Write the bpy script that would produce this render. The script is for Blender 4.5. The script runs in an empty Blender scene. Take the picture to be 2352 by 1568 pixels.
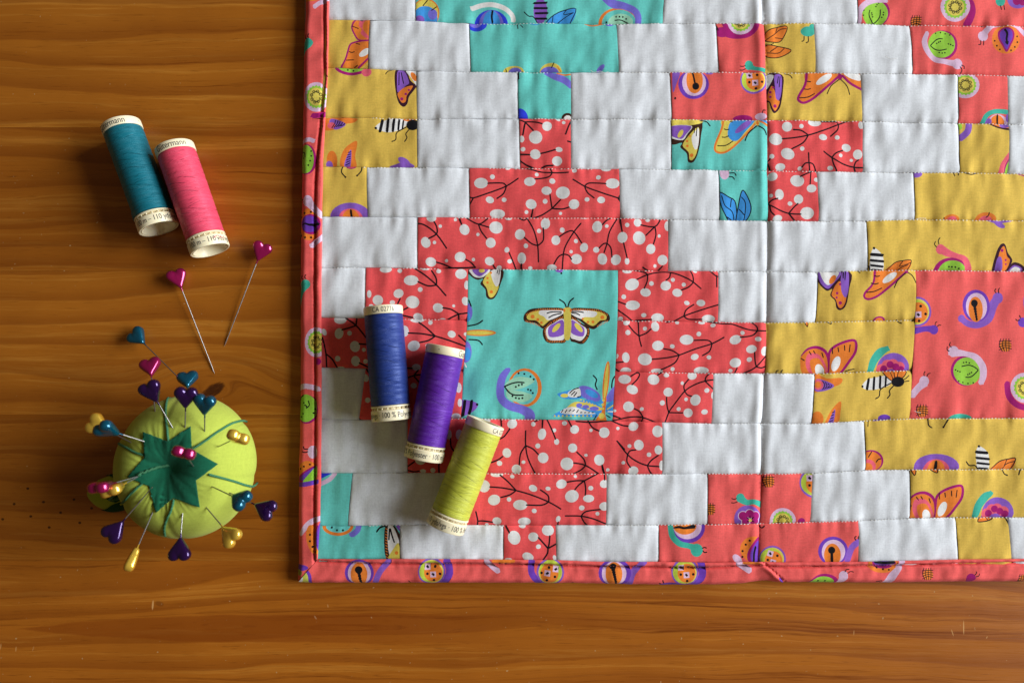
import bpy, math, random
import numpy as np
from mathutils import Vector, Matrix
from mathutils.geometry import delaunay_2d_cdt
from mathutils.bvhtree import BVHTree
random.seed(7)
C = bpy.context.scene.collection
# ------------------------------------------------------------------ camera, world, light, exposure
S = 1.9e-4            # metres per unit; one unit is about 0.19 mm on the table
FOC = 1660.0          # focal length in units (frame is 2352 x 1568 units)
TILT = math.radians(3.5)
CX, CY = 1176.0, 784.0
cam_d = bpy.data.cameras.new('camera'); cam = bpy.data.objects.new('camera', cam_d); C.objects.link(cam)
cam_d.sensor_width = 36.0; cam_d.lens = 36.0 * FOC / 2352.0
cam_d.clip_start = 0.01; cam_d.clip_end = 20.0
CAMZ = FOC * S * math.cos(TILT)
CAMY = -FOC * S * math.sin(TILT)
cam.location = (0, CAMY, CAMZ); cam.rotation_euler = (TILT, 0, 0)
cam_d.dof.use_dof = True; cam_d.dof.focus_distance = FOC * S - 0.008; cam_d.dof.aperture_fstop = 9.0
bpy.context.scene.camera = cam
world = bpy.data.worlds.new('World'); bpy.context.scene.world = world; world.use_nodes = True
bgn = world.node_tree.nodes['Background']
bgn.inputs[0].default_value = (1.0, 0.77, 0.50, 1); bgn.inputs[1].default_value = 0.092
def area(name, loc, target, sx, sy, power, col):
    d = bpy.data.lights.new(name, 'AREA'); d.shape = 'RECTANGLE'; d.size = sx; d.size_y = sy
    d.energy = power; d.color = col
    o = bpy.data.objects.new(name, d); C.objects.link(o); o.location = loc
    o.rotation_euler = (Vector(target) - Vector(loc)).to_track_quat('-Z', 'Y').to_euler()
    return o
WINDOW = area('window_light', (2.26, 0.32, 0.90), (0.0, 0.0, 0.0), 2.00, 1.40, 135.0, (0.90, 0.955, 1.0))
vs = bpy.context.scene.view_settings
vs.view_transform = 'Standard'; vs.look = 'None'; vs.exposure = 0.0; vs.gamma = 1.0
vs.use_curve_mapping = False
CAMP = Vector(cam.location)
RX = Matrix.Rotation(TILT, 3, 'X')
def ray(px, py):
    return (RX @ Vector(((px - CX) / FOC, -(py - CY) / FOC, -1.0))).normalized()
def P(px, py, z=0.0):
    """point of the place at height z (units) seen at unit coordinates px, py of the photograph"""
    d = ray(px, py); t = (z * S - CAMP.z) / d.z
    return CAMP + d * t
def PN(xy, z):
    xy = np.asarray(xy, float)
    v = np.stack([(xy[:, 0] - CX) / FOC, -(xy[:, 1] - CY) / FOC, -np.ones(len(xy))], 1)
    R = np.array(RX); v = v @ R.T
    t = (np.asarray(z) * S - CAMP.z) / v[:, 2]
    return np.array(CAMP)[None] + v * t[:, None]
# ------------------------------------------------------------------ numpy noise
_rs = np.random.RandomState(3); _perm = _rs.permutation(512); _ang = _rs.rand(512) * 2 * math.pi
_gx, _gy = np.cos(_ang), np.sin(_ang)
def N2(x, y):
    x = np.asarray(x, float); y = np.asarray(y, float) + np.zeros_like(x); x = x + np.zeros_like(y)
    xi = np.floor(x).astype(int); yi = np.floor(y).astype(int); xf = x - xi; yf = y - yi
    def g(a, b):
        h = _perm[(_perm[a & 511] + b) & 511]
        return _gx[h] * (x - a) + _gy[h] * (y - b)
    u = xf * xf * xf * (xf * (xf * 6 - 15) + 10); v = yf * yf * yf * (yf * (yf * 6 - 15) + 10)
    a = g(xi, yi) * (1 - u) + g(xi + 1, yi) * u
    b = g(xi, yi + 1) * (1 - u) + g(xi + 1, yi + 1) * u
    return (a * (1 - v) + b * v) * 1.5
# ------------------------------------------------------------------ object helpers
def lin(r, g=None, b=None):
    if g is None: r, g, b = r
    f = lambda c: (c / 255 / 12.92) if c <= 10 else (((c / 255) + 0.055) / 1.055) ** 2.4
    return (f(r), f(g), f(b))
def link(name, me, parent=None, mat=None):
    o = bpy.data.objects.new(name, me); C.objects.link(o)
    if mat is not None and me is not None and not me.materials: me.materials.append(mat)
    if parent is not None: o.parent = parent
    return o
def empty(name, loc=(0, 0, 0)):
    o = bpy.data.objects.new(name, None); C.objects.link(o); o.location = loc; o.empty_display_size = 0.01
    return o
def tag(o, label=None, cat=None, group=None, kind=None):
    if label: o['label'] = label
    if cat: o['category'] = cat
    if group: o['group'] = group
    if kind: o['kind'] = kind
    return o
def mesh(name, verts, faces, smooth=True):
    me = bpy.data.meshes.new(name); me.from_pydata([tuple(v) for v in verts], [], [tuple(f) for f in faces])
    if smooth: me.polygons.foreach_set('use_smooth', [True] * len(me.polygons))
    me.update(); return me
def child(name, me, parent, mat, world_verts=True):
    """a part; its vertices are given in place coordinates, so its transform is undone against the parent's"""
    o = link(name, me, parent, mat)
    if world_verts: o.matrix_parent_inverse = parent.matrix_basis.inverted()
    return o
def tube(pts, r, n=8, caps=True):
    pts = [Vector(p) for p in pts]; V = []; F = []
    rs = r if isinstance(r, (list, tuple)) else [r] * len(pts)
    up = None
    for i, p in enumerate(pts):
        t = (pts[min(i + 1, len(pts) - 1)] - pts[max(i - 1, 0)]).normalized()
        if up is None:
            up = Vector((0, 0, 1)) if abs(t.z) < 0.9 else Vector((1, 0, 0))
        a = t.cross(up).normalized(); up = a.cross(t).normalized()
        for k in range(n):
            q = 2 * math.pi * k / n
            V.append(p + (a * math.cos(q) + up * math.sin(q)) * rs[i])
    for i in range(len(pts) - 1):
        for k in range(n):
            F.append((i * n + k, i * n + (k + 1) % n, (i + 1) * n + (k + 1) % n, (i + 1) * n + k))
    if caps:
        F.append(tuple(range(n - 1, -1, -1))); F.append(tuple(range((len(pts) - 1) * n, len(pts) * n)))
    return V, F
def catmull(pts, sub=5, closed=False):
    pts = [np.array(p, float) for p in pts]; n = len(pts)
    if n < 3 and not closed: return np.array(pts)
    out = []
    rng = range(n) if closed else range(n - 1)
    for i in rng:
        if closed: p0, p1, p2, p3 = pts[i - 1], pts[i], pts[(i + 1) % n], pts[(i + 2) % n]
        else: p0, p1, p2, p3 = pts[max(i - 1, 0)], pts[i], pts[i + 1], pts[min(i + 2, n - 1)]
        for k in range(sub):
            t = k / sub
            out.append(0.5 * (2 * p1 + (p2 - p0) * t + (2 * p0 - 5 * p1 + 4 * p2 - p3) * t * t + (3 * p1 - p0 - 3 * p2 + p3) * t ** 3))
    if not closed: out.append(pts[-1])
    return np.array(out)
# ------------------------------------------------------------------ node helper
class NT:
    def __init__(s, name):
        s.m = bpy.data.materials.new(name); s.m.use_nodes = True; s.t = s.m.node_tree
        s.b = s.t.nodes['Principled BSDF']
    def n(s, typ, **kw):
        x = s.t.nodes.new(typ)
        for k, v in kw.items(): setattr(x, k, v)
        return x
    def set(s, sock, v):
        if hasattr(v, 'is_output') or isinstance(v, bpy.types.NodeSocket): s.t.links.new(v, sock)
        elif v is not None:
            if isinstance(v, (tuple, list)) and len(v) == 3 and sock.type == 'RGBA': v = (*v, 1)
            sock.default_value = v
    def math(s, op, a, b=None, c=None, clamp=False):
        x = s.n('ShaderNodeMath', operation=op, use_clamp=clamp)
        s.set(x.inputs[0], a)
        if b is not None: s.set(x.inputs[1], b)
        if c is not None: s.set(x.inputs[2], c)
        return x.outputs[0]
    def mix(s, f, a, b, blend='MIX'):
        x = s.n('ShaderNodeMix', data_type='RGBA', blend_type=blend)
        s.set(x.inputs[0], f); s.set(x.inputs[6], a); s.set(x.inputs[7], b); return x.outputs[2]
    def noise(s, vec, scale=1.0, detail=2.0, rough=0.5, dist=0.0):
        x = s.n('ShaderNodeTexNoise'); s.set(x.inputs['Vector'], vec)
        x.inputs['Scale'].default_value = scale; x.inputs['Detail'].default_value = detail
        x.inputs['Roughness'].default_value = rough; x.inputs['Distortion'].default_value = dist
        return x.outputs[0]
    def xyz(s, x, y, z=0.0):
        c = s.n('ShaderNodeCombineXYZ'); s.set(c.inputs[0], x); s.set(c.inputs[1], y); s.set(c.inputs[2], z); return c.outputs[0]
    def ramp(s, fac, stops, interp='LINEAR'):
        r = s.n('ShaderNodeValToRGB'); r.color_ramp.interpolation = interp
        el = r.color_ramp.elements
        while len(el) < len(stops): el.new(0.5)
        for e, (p, c) in zip(el, stops):
            e.position = p; e.color = (*c, 1) if len(c) == 3 else c
        s.set(r.inputs[0], fac); return r.outputs[0]
    def maprange(s, v, a, b, c, d, smooth=False):
        x = s.n('ShaderNodeMapRange'); x.interpolation_type = 'SMOOTHSTEP' if smooth else 'LINEAR'
        s.set(x.inputs[0], v)
        for i, k in enumerate((a, b, c, d)): x.inputs[i + 1].default_value = k
        return x.outputs[0]
    def pos(s):
        """place coordinates in units, y running down the picture"""
        g = s.n('ShaderNodeNewGeometry'); sp = s.n('ShaderNodeSeparateXYZ'); s.t.links.new(g.outputs['Position'], sp.inputs[0])
        return (s.math('MULTIPLY_ADD', sp.outputs[0], 1 / S, CX), s.math('MULTIPLY_ADD', sp.outputs[1], -1 / S, CY), s.math('MULTIPLY', sp.outputs[2], 1 / S))
    def bump(s, h, strength=0.3, dist=0.0003):
        b = s.n('ShaderNodeBump'); b.inputs['Strength'].default_value = strength; b.inputs['Distance'].default_value = dist
        s.set(b.inputs['Height'], h); s.set(s.b.inputs['Normal'], b.outputs[0]); return b
    def p(s, **kw):
        for k, v in kw.items(): s.set(s.b.inputs[k.replace('_', ' ')], v)
        return s.m
def cloth_mat(name, color=None, speck=0.15, weave=2.6, bump=0.35):
    t = NT(name); x, y, z = t.pos()
    if color is None:
        a = t.n('ShaderNodeAttribute', attribute_name='print'); base = a.outputs['Color']
    else: base = color
    k = 2 * math.pi / weave
    w = t.math('MULTIPLY', t.math('SINE', t.math('MULTIPLY', x, k)), t.math('SINE', t.math('MULTIPLY', y, k)))
    nz = t.noise(t.xyz(x, y, z), 0.22, 3, 0.7)
    n1 = t.noise(t.xyz(t.math('MULTIPLY', x, 0.5), t.math('MULTIPLY', y, 0.03), 0.0), 1.0, 2, 0.6)
    n2 = t.noise(t.xyz(t.math('MULTIPLY', x, 0.03), t.math('MULTIPLY', y, 0.5), 5.0), 1.0, 2, 0.6)
    f = t.math('ADD', t.math('MULTIPLY', nz, 1.0), t.math('MULTIPLY', t.math('ADD', n1, n2), 0.6))
    f = t.math('ADD', f, t.math('MULTIPLY', w, 0.12))
    fac = t.maprange(f, 0.75, 1.45, 1.0 - speck, 1.0 + speck * 0.8)
    hsv = t.n('ShaderNodeHueSaturation'); t.set(hsv.inputs['Color'], base); t.set(hsv.inputs['Value'], fac)
    t.p(Base_Color=hsv.outputs[0], Roughness=0.92, Specular_IOR_Level=0.12, Sheen_Weight=0.06, Sheen_Roughness=0.5)
    t.bump(t.math('ADD', t.math('MULTIPLY', w, 0.5), f), bump, 0.00012)
    return t.m
# ------------------------------------------------------------------ the table: lacquered pine boards glued edge to edge
LT, MD, DK = lin(192, 123, 42), lin(172, 101, 26), lin(118, 57, 8)
def tone(c0, k, r=1.0): return (c0[0] * k * r, c0[1] * k, c0[2] * k / r)
def wood(name, seed, light, mid, dark, band, knots=(), warp=46.0, lens=None, marks=()):
    t = NT(name); x, y, z = t.pos()
    wv = t.noise(t.xyz(t.math('MULTIPLY', x, .0011), t.math('MULTIPLY', y, .0042), seed), 1.0, 2, .45)
    g = t.math('MULTIPLY_ADD', t.math('SUBTRACT', wv, .5), warp * 2, y)
    w2 = t.noise(t.xyz(t.math('MULTIPLY', x, .006), t.math('MULTIPLY', y, .02), seed + 3), 1.0, 2, .5)
    g = t.math('MULTIPLY_ADD', t.math('SUBTRACT', w2, .5), 12.0, g)
    kmask = None
    for (kx, ky, ka, kb, amt) in knots:          # rings bend round a knot
        dx = t.math('DIVIDE', t.math('SUBTRACT', x, kx), ka); dy = t.math('DIVIDE', t.math('SUBTRACT', y, ky), kb)
        r2 = t.math('ADD', t.math('MULTIPLY', dx, dx), t.math('MULTIPLY', dy, dy))
        e = t.math('POWER', 2.718, t.math('MULTIPLY', r2, -1.0))
        rr = t.math('MULTIPLY', t.math('SQRT', r2), kb * 1.1)
        g = t.math('ADD', t.math('MULTIPLY', g, t.math('SUBTRACT', 1.0, t.math('MULTIPLY', e, amt))), t.math('MULTIPLY', t.math('MULTIPLY', e, amt), t.math('ADD', rr, ky)))
    lo = t.noise(t.xyz(t.math('MULTIPLY', x, .00035), t.math('MULTIPLY', g, band), seed), 1.0, 3, .55)
    ring = t.noise(t.xyz(t.math('MULTIPLY', x, .0016), t.math('MULTIPLY', g, band * 4.2), seed + 9), 1.0, 3, .6)
    fine = t.noise(t.xyz(t.math('MULTIPLY', x, .0075), t.math('MULTIPLY', g, .26), seed + 5), 1.0, 3, .7)
    pore = t.noise(t.xyz(t.math('MULTIPLY', x, .022), t.math('MULTIPLY', g, .38), seed + 2), 1.0, 2, .55)
    f = t.math('ADD', t.math('MULTIPLY', lo, .75), t.math('ADD', t.math('MULTIPLY', ring, .55), t.math('MULTIPLY', fine, .40)))
    f = t.maprange(f, .58, 1.12, 0.0, 1.0)
    col = t.ramp(f, [(0.0, dark), (.30, mid), (.55, mid), (.78, light), (1.0, tuple(q * 1.12 for q in light))])
    col = t.mix(t.maprange(ring, .56, .72, 0.0, .26, True), col, dark)
    sw = t.math('FRACT', t.math('MULTIPLY_ADD', wv, 1.6, t.math('MULTIPLY', g, .0165)))      # broad growth rings, dark towards one sharp edge
    swm = t.math('MULTIPLY', t.maprange(sw, .25, .90, 0.0, .46, True), t.maprange(sw, .90, .97, 1.0, 0.0, True))
    col = t.mix(swm, col, tone(dark, 1.15, 1.04))
    col = t.mix(t.maprange(pore, .60, .76, 0.0, .36, True), col, tuple(q * .6 for q in dark))
    blotch = t.noise(t.xyz(t.math('MULTIPLY', x, .0035), t.math('MULTIPLY', y, .006), seed + 30), 1.0, 3, .55)
    col = t.mix(t.maprange(blotch, .40, .68, 0.0, .42), col, t.mix(.5, col, dark))
    for (kx, ky, ka, kb, ang) in (lens or []):    # dark heart of a knot, streaky
        ca, sa = math.cos(ang), math.sin(ang)
        ux = t.math('ADD', t.math('MULTIPLY', t.math('SUBTRACT', x, kx), ca), t.math('MULTIPLY', t.math('SUBTRACT', y, ky), sa))
        uy = t.math('SUBTRACT', t.math('MULTIPLY', t.math('SUBTRACT', y, ky), ca), t.math('MULTIPLY', t.math('SUBTRACT', x, kx), sa))
        r2 = t.math('ADD', t.math('POWER', t.math('DIVIDE', t.math('ABSOLUTE', ux), ka), 2.0), t.math('POWER', t.math('DIVIDE', t.math('ABSOLUTE', uy), kb), 2.0))
        st = t.noise(t.xyz(t.math('MULTIPLY', ux, .06), t.math('MULTIPLY', uy, .35), 4.0), 1.0, 2, .5)
        col = t.mix(t.math('MULTIPLY', t.maprange(t.math('ADD', r2, t.math('MULTIPLY_ADD', st, 1.3, -.65)), .55, 1.15, .93, 0.0, True), t.maprange(st, .2, .5, .7, 1.0)), col, lin(62, 26, 8))
    for (kx, ky, ka, kb, ang, mc, am) in marks:     # pin holes, dents and scratches in the lacquer
        ca, sa = math.cos(ang), math.sin(ang); dx = t.math('SUBTRACT', x, kx); dy = t.math('SUBTRACT', y, ky)
        ux = t.math('DIVIDE', t.math('ADD', t.math('MULTIPLY', dx, ca), t.math('MULTIPLY', dy, sa)), ka); uy = t.math('DIVIDE', t.math('SUBTRACT', t.math('MULTIPLY', dy, ca), t.math('MULTIPLY', dx, sa)), kb)
        col = t.mix(t.maprange(t.math('ADD', t.math('MULTIPLY', ux, ux), t.math('MULTIPLY', uy, uy)), .4, 1.3, am, 0.0, True), col, mc)
    if seed > 55 and seed < 60:                                        # a long pointed figure in the front board
        hw = t.math('MULTIPLY', t.math('SUBTRACT', 1.0, t.math('POWER', 2.718, t.math('MULTIPLY', t.math('MAXIMUM', t.math('SUBTRACT', x, 58.0), 0.0), -1 / 230.0))), 37.0)
        dyl = t.math('ABSOLUTE', t.math('SUBTRACT', t.math('MULTIPLY_ADD', t.math('SUBTRACT', w2, .5), 16.0, y), 1428.0))
        ml = t.math('MULTIPLY', t.maprange(t.math('SUBTRACT', hw, dyl), 0.0, 5.0, 0.0, .55, True), t.maprange(x, 650.0, 1350.0, 1.0, 0.0, True))
        col = t.mix(ml, col, tone(dark, 1.2, 1.1))
    lint = t.noise(t.xyz(t.math('MULTIPLY', x, .17), t.math('MULTIPLY', y, .17), seed + 50), 1.0, 0, .5)
    col = t.mix(t.maprange(lint, .855, .90, 0.0, .55), col, lin(205, 170, 120))
    dn = t.noise(t.xyz(t.math('MULTIPLY', x, .012), t.math('MULTIPLY', y, .012), seed + 70), 1.0, 1, .5)
    t.p(Base_Color=col, Roughness=t.maprange(fine, .3, .7, .34, .46), Specular_IOR_Level=.3)
    t.bump(t.math('ADD', t.math('MULTIPLY', pore, -.5), t.math('ADD', t.math('MULTIPLY', ring, .5), t.math('MULTIPLY', dn, 1.5))), .22, .0004)
    return t.m
table = empty('table_top', P(1176, 784, 0)); tag(table, 'lacquered honey pine table top of boards glued edge to edge', None, None, 'structure')
bpy.context.view_layer.update()
PL = [(-700, 1.0, 1.0, .020), (-367, .95, 1.0, .024), (-37, 1.0, 1.0, .022), (293, .84, 1.06, .030), (623, 1.04, 1.0, .016), (952, .90, 1.03, .024), (1287, 1.0, 1.06, .028), (1622, 1.0, 1.0, .024), (1960, 1, 1, .02)]
for i in range(len(PL) - 1):
    ya, k, rd, bd = PL[i]; yb = PL[i + 1][0]
    kn = ln = ()
    if ya == 623: kn = [(500, 898, 120, 70, .85), (560, 700, 150, 40, .35)]; ln = [(492, 897, 30, 14, -.55)]
    if ya == 1287: kn = [(820, 1428, 620, 40, .8)]
    if ya == 293: kn = [(250, 470, 260, 60, .3)]
    mk = []
    if ya == 952: mk = [(q0 / 1.521 * .5742, (1700 + q1 / 1.521) * .5742, 3.6, 3.0, 0, lin(40, 14, 2), .85) for q0, q1 in ((205, 375), (303, 455), (127, 467), (230, 540), (62, 557), (408, 518), (485, 440), (593, 492), (525, 578), (343, 605))]
    if ya == 1287: mk = [(q0 * .5 / 1.0 * .9997, 1263.3 + q1 * .488, w0, w1, a0, mc, am) for q0, q1, w0, w1, a0, mc, am in ((738, 232, 2.2, 11, .05, lin(225, 170, 105), .8), (768, 226, 11, 6, .3, lin(120, 66, 20), .55), (62, 418, 1.6, 7, .1, lin(215, 160, 95), .6), (131, 430, 1.5, 6, .05, lin(215, 160, 95), .6), (208, 428, 1.4, 6, .3, lin(210, 155, 95), .4), (1470, 288, 1.6, 5, -.6, lin(225, 180, 130), .7), (1525, 236, 1.5, 4, -.2, lin(210, 155, 95), .5))] + [(1176 + q0 * .5116, 1263.3 + q1 * .5116, 1.2, w1, a0, lin(225, 175, 110), am) for q0, q1, w1, a0, am in ((1980, 318, 16, .03, .7), (1930, 340, 8, -.3, .5), (1498, 340, 6, .1, .4), (2080, 360, 3, .5, .5))]
    m_ = wood('pine_board', 11.3 + i * 7.7, tone(LT, k, rd), tone(MD, k, rd), tone(DK, k * .95, rd), bd, kn, 40, ln, mk)
    y0, y1 = P(CX, ya).y - .00001, P(CX, yb).y + .00001
    x0, x1, zb, bv = -.62, .62, -.022, .00007
    prof = [(y0, zb), (y0, -bv), (y0 - bv, 0), (y1 + bv, 0), (y1, -bv), (y1, zb)]
    n = len(prof); V = [(x0, q[0], q[1]) for q in prof] + [(x1, q[0], q[1]) for q in prof]
    F = [(j, (j + 1) % n, n + (j + 1) % n, n + j)[::-1] for j in range(n)] + [tuple(range(n)), tuple(range(2 * n - 1, n - 1, -1))]
    child('board', mesh('board', V, F, False), table, m_)
# ------------------------------------------------------------------ printed cloth: shapes of the print are cut into the cloth's own faces
K = lin(18, 16, 22)
def alb(r, g, b): return tuple(min(0.86, c * 1.03) for c in lin(r, g, b))
WHITE = (.765, .775, .80); BERRYDOT = (.74, .72, .70)
CORAL = (.88, .122, .112); BERRY = (.86, .095, .098); MUST = (.77, .505, .088); TURQ = (.145, .61, .545)
VIO = alb(140, 92, 190); LIL = alb(222, 186, 212); MAG = alb(165, 22, 110); ORA = alb(240, 128, 48)
LIME = alb(150, 202, 66); YEL = alb(226, 204, 90); TEAL = alb(66, 178, 156); BLU = alb(66, 150, 222)
DEEP = alb(48, 66, 218); PERI = alb(122, 112, 212); PINK = alb(242, 98, 118); PALE = alb(160, 216, 184); WING = lin(58, 22, 40)
BRN = lin(60, 34, 22); TQL = alb(110, 205, 200); OFF = alb(232, 228, 224); PUR = alb(112, 62, 178)
FR = {'Z4': (1150, 0, 2.24), 'Z5': (1900, 0, 2.24), 'Z6': (2700, 0, 2.24), 'Z7': (3300, 0, 2.24), 'B1': (1150, 600, 2.24),
      'B2': (1800, 600, 2.24), 'B3': (2600, 400, 2.24), 'B4': (3300, 600, 2.24), 'B5': (1300, 1150, 2.4125), 'B6': (1750, 1000, 2.0913),
      'B7': (2400, 1000, 2.0913), 'B8': (3100, 900, 1.8444), 'C1': (1150, 1600, 1.96), 'C2': (1600, 1600, 1.96), 'C3': (2400, 1600, 1.96),
      'C4': (3200, 1600, 1.96), 'V3': (1180, 0, 1.96), 'V4': (1180, 1000, 2.615)}
KU = 2352 / 4096
class Print:
    """a list of flat shapes, later ones over earlier ones; coordinates are read in a named frame"""
    def __init__(s, fr): s.sh = []; s.f(fr)
    def f(s, fr): s.ox, s.oy, s.sc = FR[fr]; return s
    def c(s, x, y): return ((s.ox + x / s.sc) * KU, (s.oy + y / s.sc) * KU)
    def O(s, x, y, rx, ry=None, c=BERRYDOT, rot=0):
        ry = rx if ry is None else ry; k = KU / s.sc; cx, cy = s.c(x, y); rx *= k; ry *= k
        n = 24 if max(rx, ry) > 14 else (16 if max(rx, ry) > 5 else 9); a = math.radians(rot)
        q = np.arange(n) * 2 * math.pi / n
        px, py = rx * np.cos(q), ry * np.sin(q)
        s.sh.append(('g', np.stack([cx + px * math.cos(a) - py * math.sin(a), cy + px * math.sin(a) + py * math.cos(a)], 1), c)); return s
    def G(s, pts, c, sub=4):
        p = np.array([s.c(*q) for q in pts]); s.sh.append(('g', catmull(p, sub, True) if sub > 1 else p, c)); return s
    def L(s, pts, w=10, c=K, sub=4, closed=False):
        k = KU / s.sc; p = np.array([s.c(*q) for q in pts])
        ws = np.array(w if isinstance(w, (list, tuple)) else [w] * len(pts), float) * k / 2
        if len(pts) > 2 or closed:
            d = catmull(np.concatenate([p, ws[:, None]], 1), sub, closed); p, ws = d[:, :2], np.maximum(d[:, 2], 0.15)
        if closed: p = np.concatenate([p, p[:1]]); ws = np.concatenate([ws, ws[:1]])
        s.sh.append(('s', p, ws, c)); return s
    def dots(s, pts, r=8, c=K):
        for q in pts: s.O(q[0], q[1], q[2] if len(q) > 2 else r, None, c)
        return s
    def blobs(s, pts):
        for i, q in enumerate(pts): s.O(q[0], q[1], q[2], q[3] if len(q) > 3 else None, BERRYDOT, rot=(i * 37) % 50 - 25 if len(q) > 3 and abs(q[2] - q[3]) < 14 else 0)
        return s
    def lines(s, ls, w=10):
        for l in ls: s.L(l, w * (1.18 if w >= 10 else 1.0))
        return s
    # --- motifs of the snail print
    def drop(s, x, y, R, rot=0, ring=PUR):
        a = math.radians(rot); t = lambda u, v: (x + (u * math.cos(a) - v * math.sin(a)) * R, y + (u * math.sin(a) + v * math.cos(a)) * R)
        s.O(x, y, R * 1.0, R * 1.05, ring, rot); s.O(x, y + .02 * R, R * .78, R * .9, LIL, rot); p = t(0, .1); s.O(p[0], p[1], R * .54, R * .8, ORA, rot)
        p = t(-.04, -.28); s.O(p[0], p[1], R * .22, R * .23, K)
        for i in range(5):
            p = t(-.02 + .02 * i, -.02 + .17 * i); s.O(p[0], p[1], R * (.12 - .006 * i), R * .11, K)
        return s
    def leaf(s, x, y, R, rot=0, lime=LIME):
        a = math.radians(rot); t = lambda u, v: (x + (u * math.cos(a) - v * math.sin(a)) * R, y + (u * math.sin(a) + v * math.cos(a)) * R)
        p = t(.06, .02); s.O(p[0], p[1], R * 1.02, R * 1.04, MAG); s.O(*t(-.04, -.02), R * .94, R * .95, lime)
        s.L([t(-.8, .05), t(-.45, -.3), t(-.2, -.42), t(.05, -.42)], R * .075); s.L([t(-.8, .08), t(-.5, .3), t(-.15, .4), t(.3, .32)], R * .075)
        s.dots([t(-.35, -.1), t(-.22, -.18), t(-.1, -.24), t(.45, -.05), t(.6, 0), t(.75, .08), t(-.2, .55), t(0, .6), t(.18, .58), t(-.45, -.8), t(-.1, -.85), t(.25, -.78), t(.55, -.68)], R * .055)
        return s
    def flower(s, x, y, R, rx=1.0, ry=1.0, ring=LIL):
        s.O(x, y, R * rx, R * ry, ring)
        n = 18; pts = []
        for i in range(n * 2):
            q = 2 * math.pi * i / (n * 2); rr = R * (.80 if i % 2 else .70); pts.append((x + rr * rx * math.cos(q), y + rr * ry * math.sin(q)))
        s.G(pts, LIME, 1); s.O(x, y, R * .6 * rx, R * .6 * ry, YEL)
        rnd = random.Random(int(x * 3 + y))
        prev = None
        for i in range(8):
            q = 2 * math.pi * i / 8 + .3; c = (x + R * .36 * rx * math.cos(q), y + R * .36 * ry * math.sin(q)); r = R * .11
            s.L([(c[0] + r * math.cos(w), c[1] + r * math.sin(w)) for w in (0, 1.57, 3.14, 4.71)], R * .05, K, 2, True)
            if prev: s.L([prev, c], R * .05)
            prev = c
        return s
    def diamond(s, x, y, R, rot=0):
        a = math.radians(rot); t = lambda u, v: (x + (u * math.cos(a) - v * math.sin(a)) * R, y + (u * math.sin(a) + v * math.cos(a)) * R)
        s.O(x, y, R, R * 1.02, VIO); s.O(x, y, R * .86, R * .88, YEL); s.O(*t(-.1, 0), R * .80, R * .82, alb(190, 205, 70)); s.O(*t(.1, .05), R * .66, R * .7, ORA)
        for u, v in ((-.3, -.35), (.1, .2)):
            s.G([t(u - .22, v - .2), t(u + .2, v - .22), t(u + .22, v + .2), t(u - .2, v + .22)], LIL, 1)
            s.G([t(u - .13, v - .02), t(u - .02, v - .13), t(u + .13, v + .02), t(u + .02, v + .13)], K, 1)
        s.dots([t(.25, -.38), t(-.32, .15), t(.6, .15), t(.15, .62)], R * .1)
        return s
    def tear(s, x, y, R, rot=0):
        a = math.radians(rot); t = lambda u, v: (x + (u * math.cos(a) - v * math.sin(a)) * R, y + (u * math.sin(a) + v * math.cos(a)) * R)
        s.O(x, y, R, R * 1.03, ORA)
        s.G([t(0, -.88), t(.5, -.6), t(.55, -.1), t(.3, .45), t(0, .92), t(-.3, .45), t(-.55, -.1), t(-.5, -.6)], MAG)
        s.G([t(0, -.78), t(.38, -.55), t(.42, -.1), t(.22, .35), t(0, .75), t(-.22, .35), t(-.42, -.1), t(-.38, -.55)], PUR)
        s.L([t(-.08, -.7), t(.05, -.4), t(.0, 0), t(.05, .3)], R * .14); s.L([t(-.08, .2), t(.05, .38), t(.12, .18)], R * .07)
        s.dots([t(.78, -.2), t(.8, .2), t(.6, .55), t(.32, .8), t(-.8, .1), t(-.65, .45), t(-.45, .72)], R * .065)
        return s
    def ball(s, x, y, R):
        s.O(x + .1 * R, y + .1 * R, R * .9, R * .95, ORA)
        for i in range(4):
            o = (i - 1.5) * .42 * R
            s.L([(x - .9 * R, y + o * 1.1 + .1 * R), (x, y + o * .8 - .12 * R), (x + R, y + o)], R * .13)
            s.L([(x + o, y - R), (x + o * 1.2 - .12 * R, y), (x + o * .8 + .1 * R, y + R)], R * .13)
        return s
    def head(s, x, y, r, c, a1, a2=None):
        s.O(x, y, r, r * 1.08, c)
        for a in (a1, a2):
            if a: s.L(a, r * .2)
        return s
    def bee(s, pts, stripes, tip):
        s.G(pts, OFF)
        for l, w in stripes: s.L(l, w)
        s.O(tip[0], tip[1], tip[2], None, K); return s
    def bfly(s, x, y, k):
        t = lambda u, v: (x + (u - 393) * k, y + (v - 1085) * k); T = lambda l: [t(*q) for q in l]
        s.G(T([(392, 1095), (384, 950), (330, 900), (270, 905), (200, 950), (184, 1010), (215, 1095)]), ORA)
        s.G(T([(240, 950), (320, 950), (370, 1020), (384, 1095), (270, 1095), (225, 1030)]), PINK); s.G(T([(262, 990), (320, 980), (360, 1040), (370, 1095), (290, 1095), (260, 1040)]), ORA)
        s.O(*t(330, 1068), 32 * k, 48 * k, OFF, -22)
        s.G(T([(394, 1095), (390, 960), (430, 890), (500, 870), (560, 845), (600, 860), (590, 930), (540, 1010), (490, 1095)]), ORA); s.O(*t(447, 1020), 30 * k, 58 * k, OFF, 20)
        s.L(T([(393, 1090), (394, 1000), (370, 930), (310, 898), (240, 912), (190, 962)]), [10 * k, 15 * k, 22 * k, 22 * k, 16 * k, 6 * k], MAG)
        s.L(T([(394, 1000), (402, 930), (450, 885), (540, 850), (593, 855), (590, 930), (540, 1010), (490, 1085)]), 19 * k, MAG)
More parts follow.
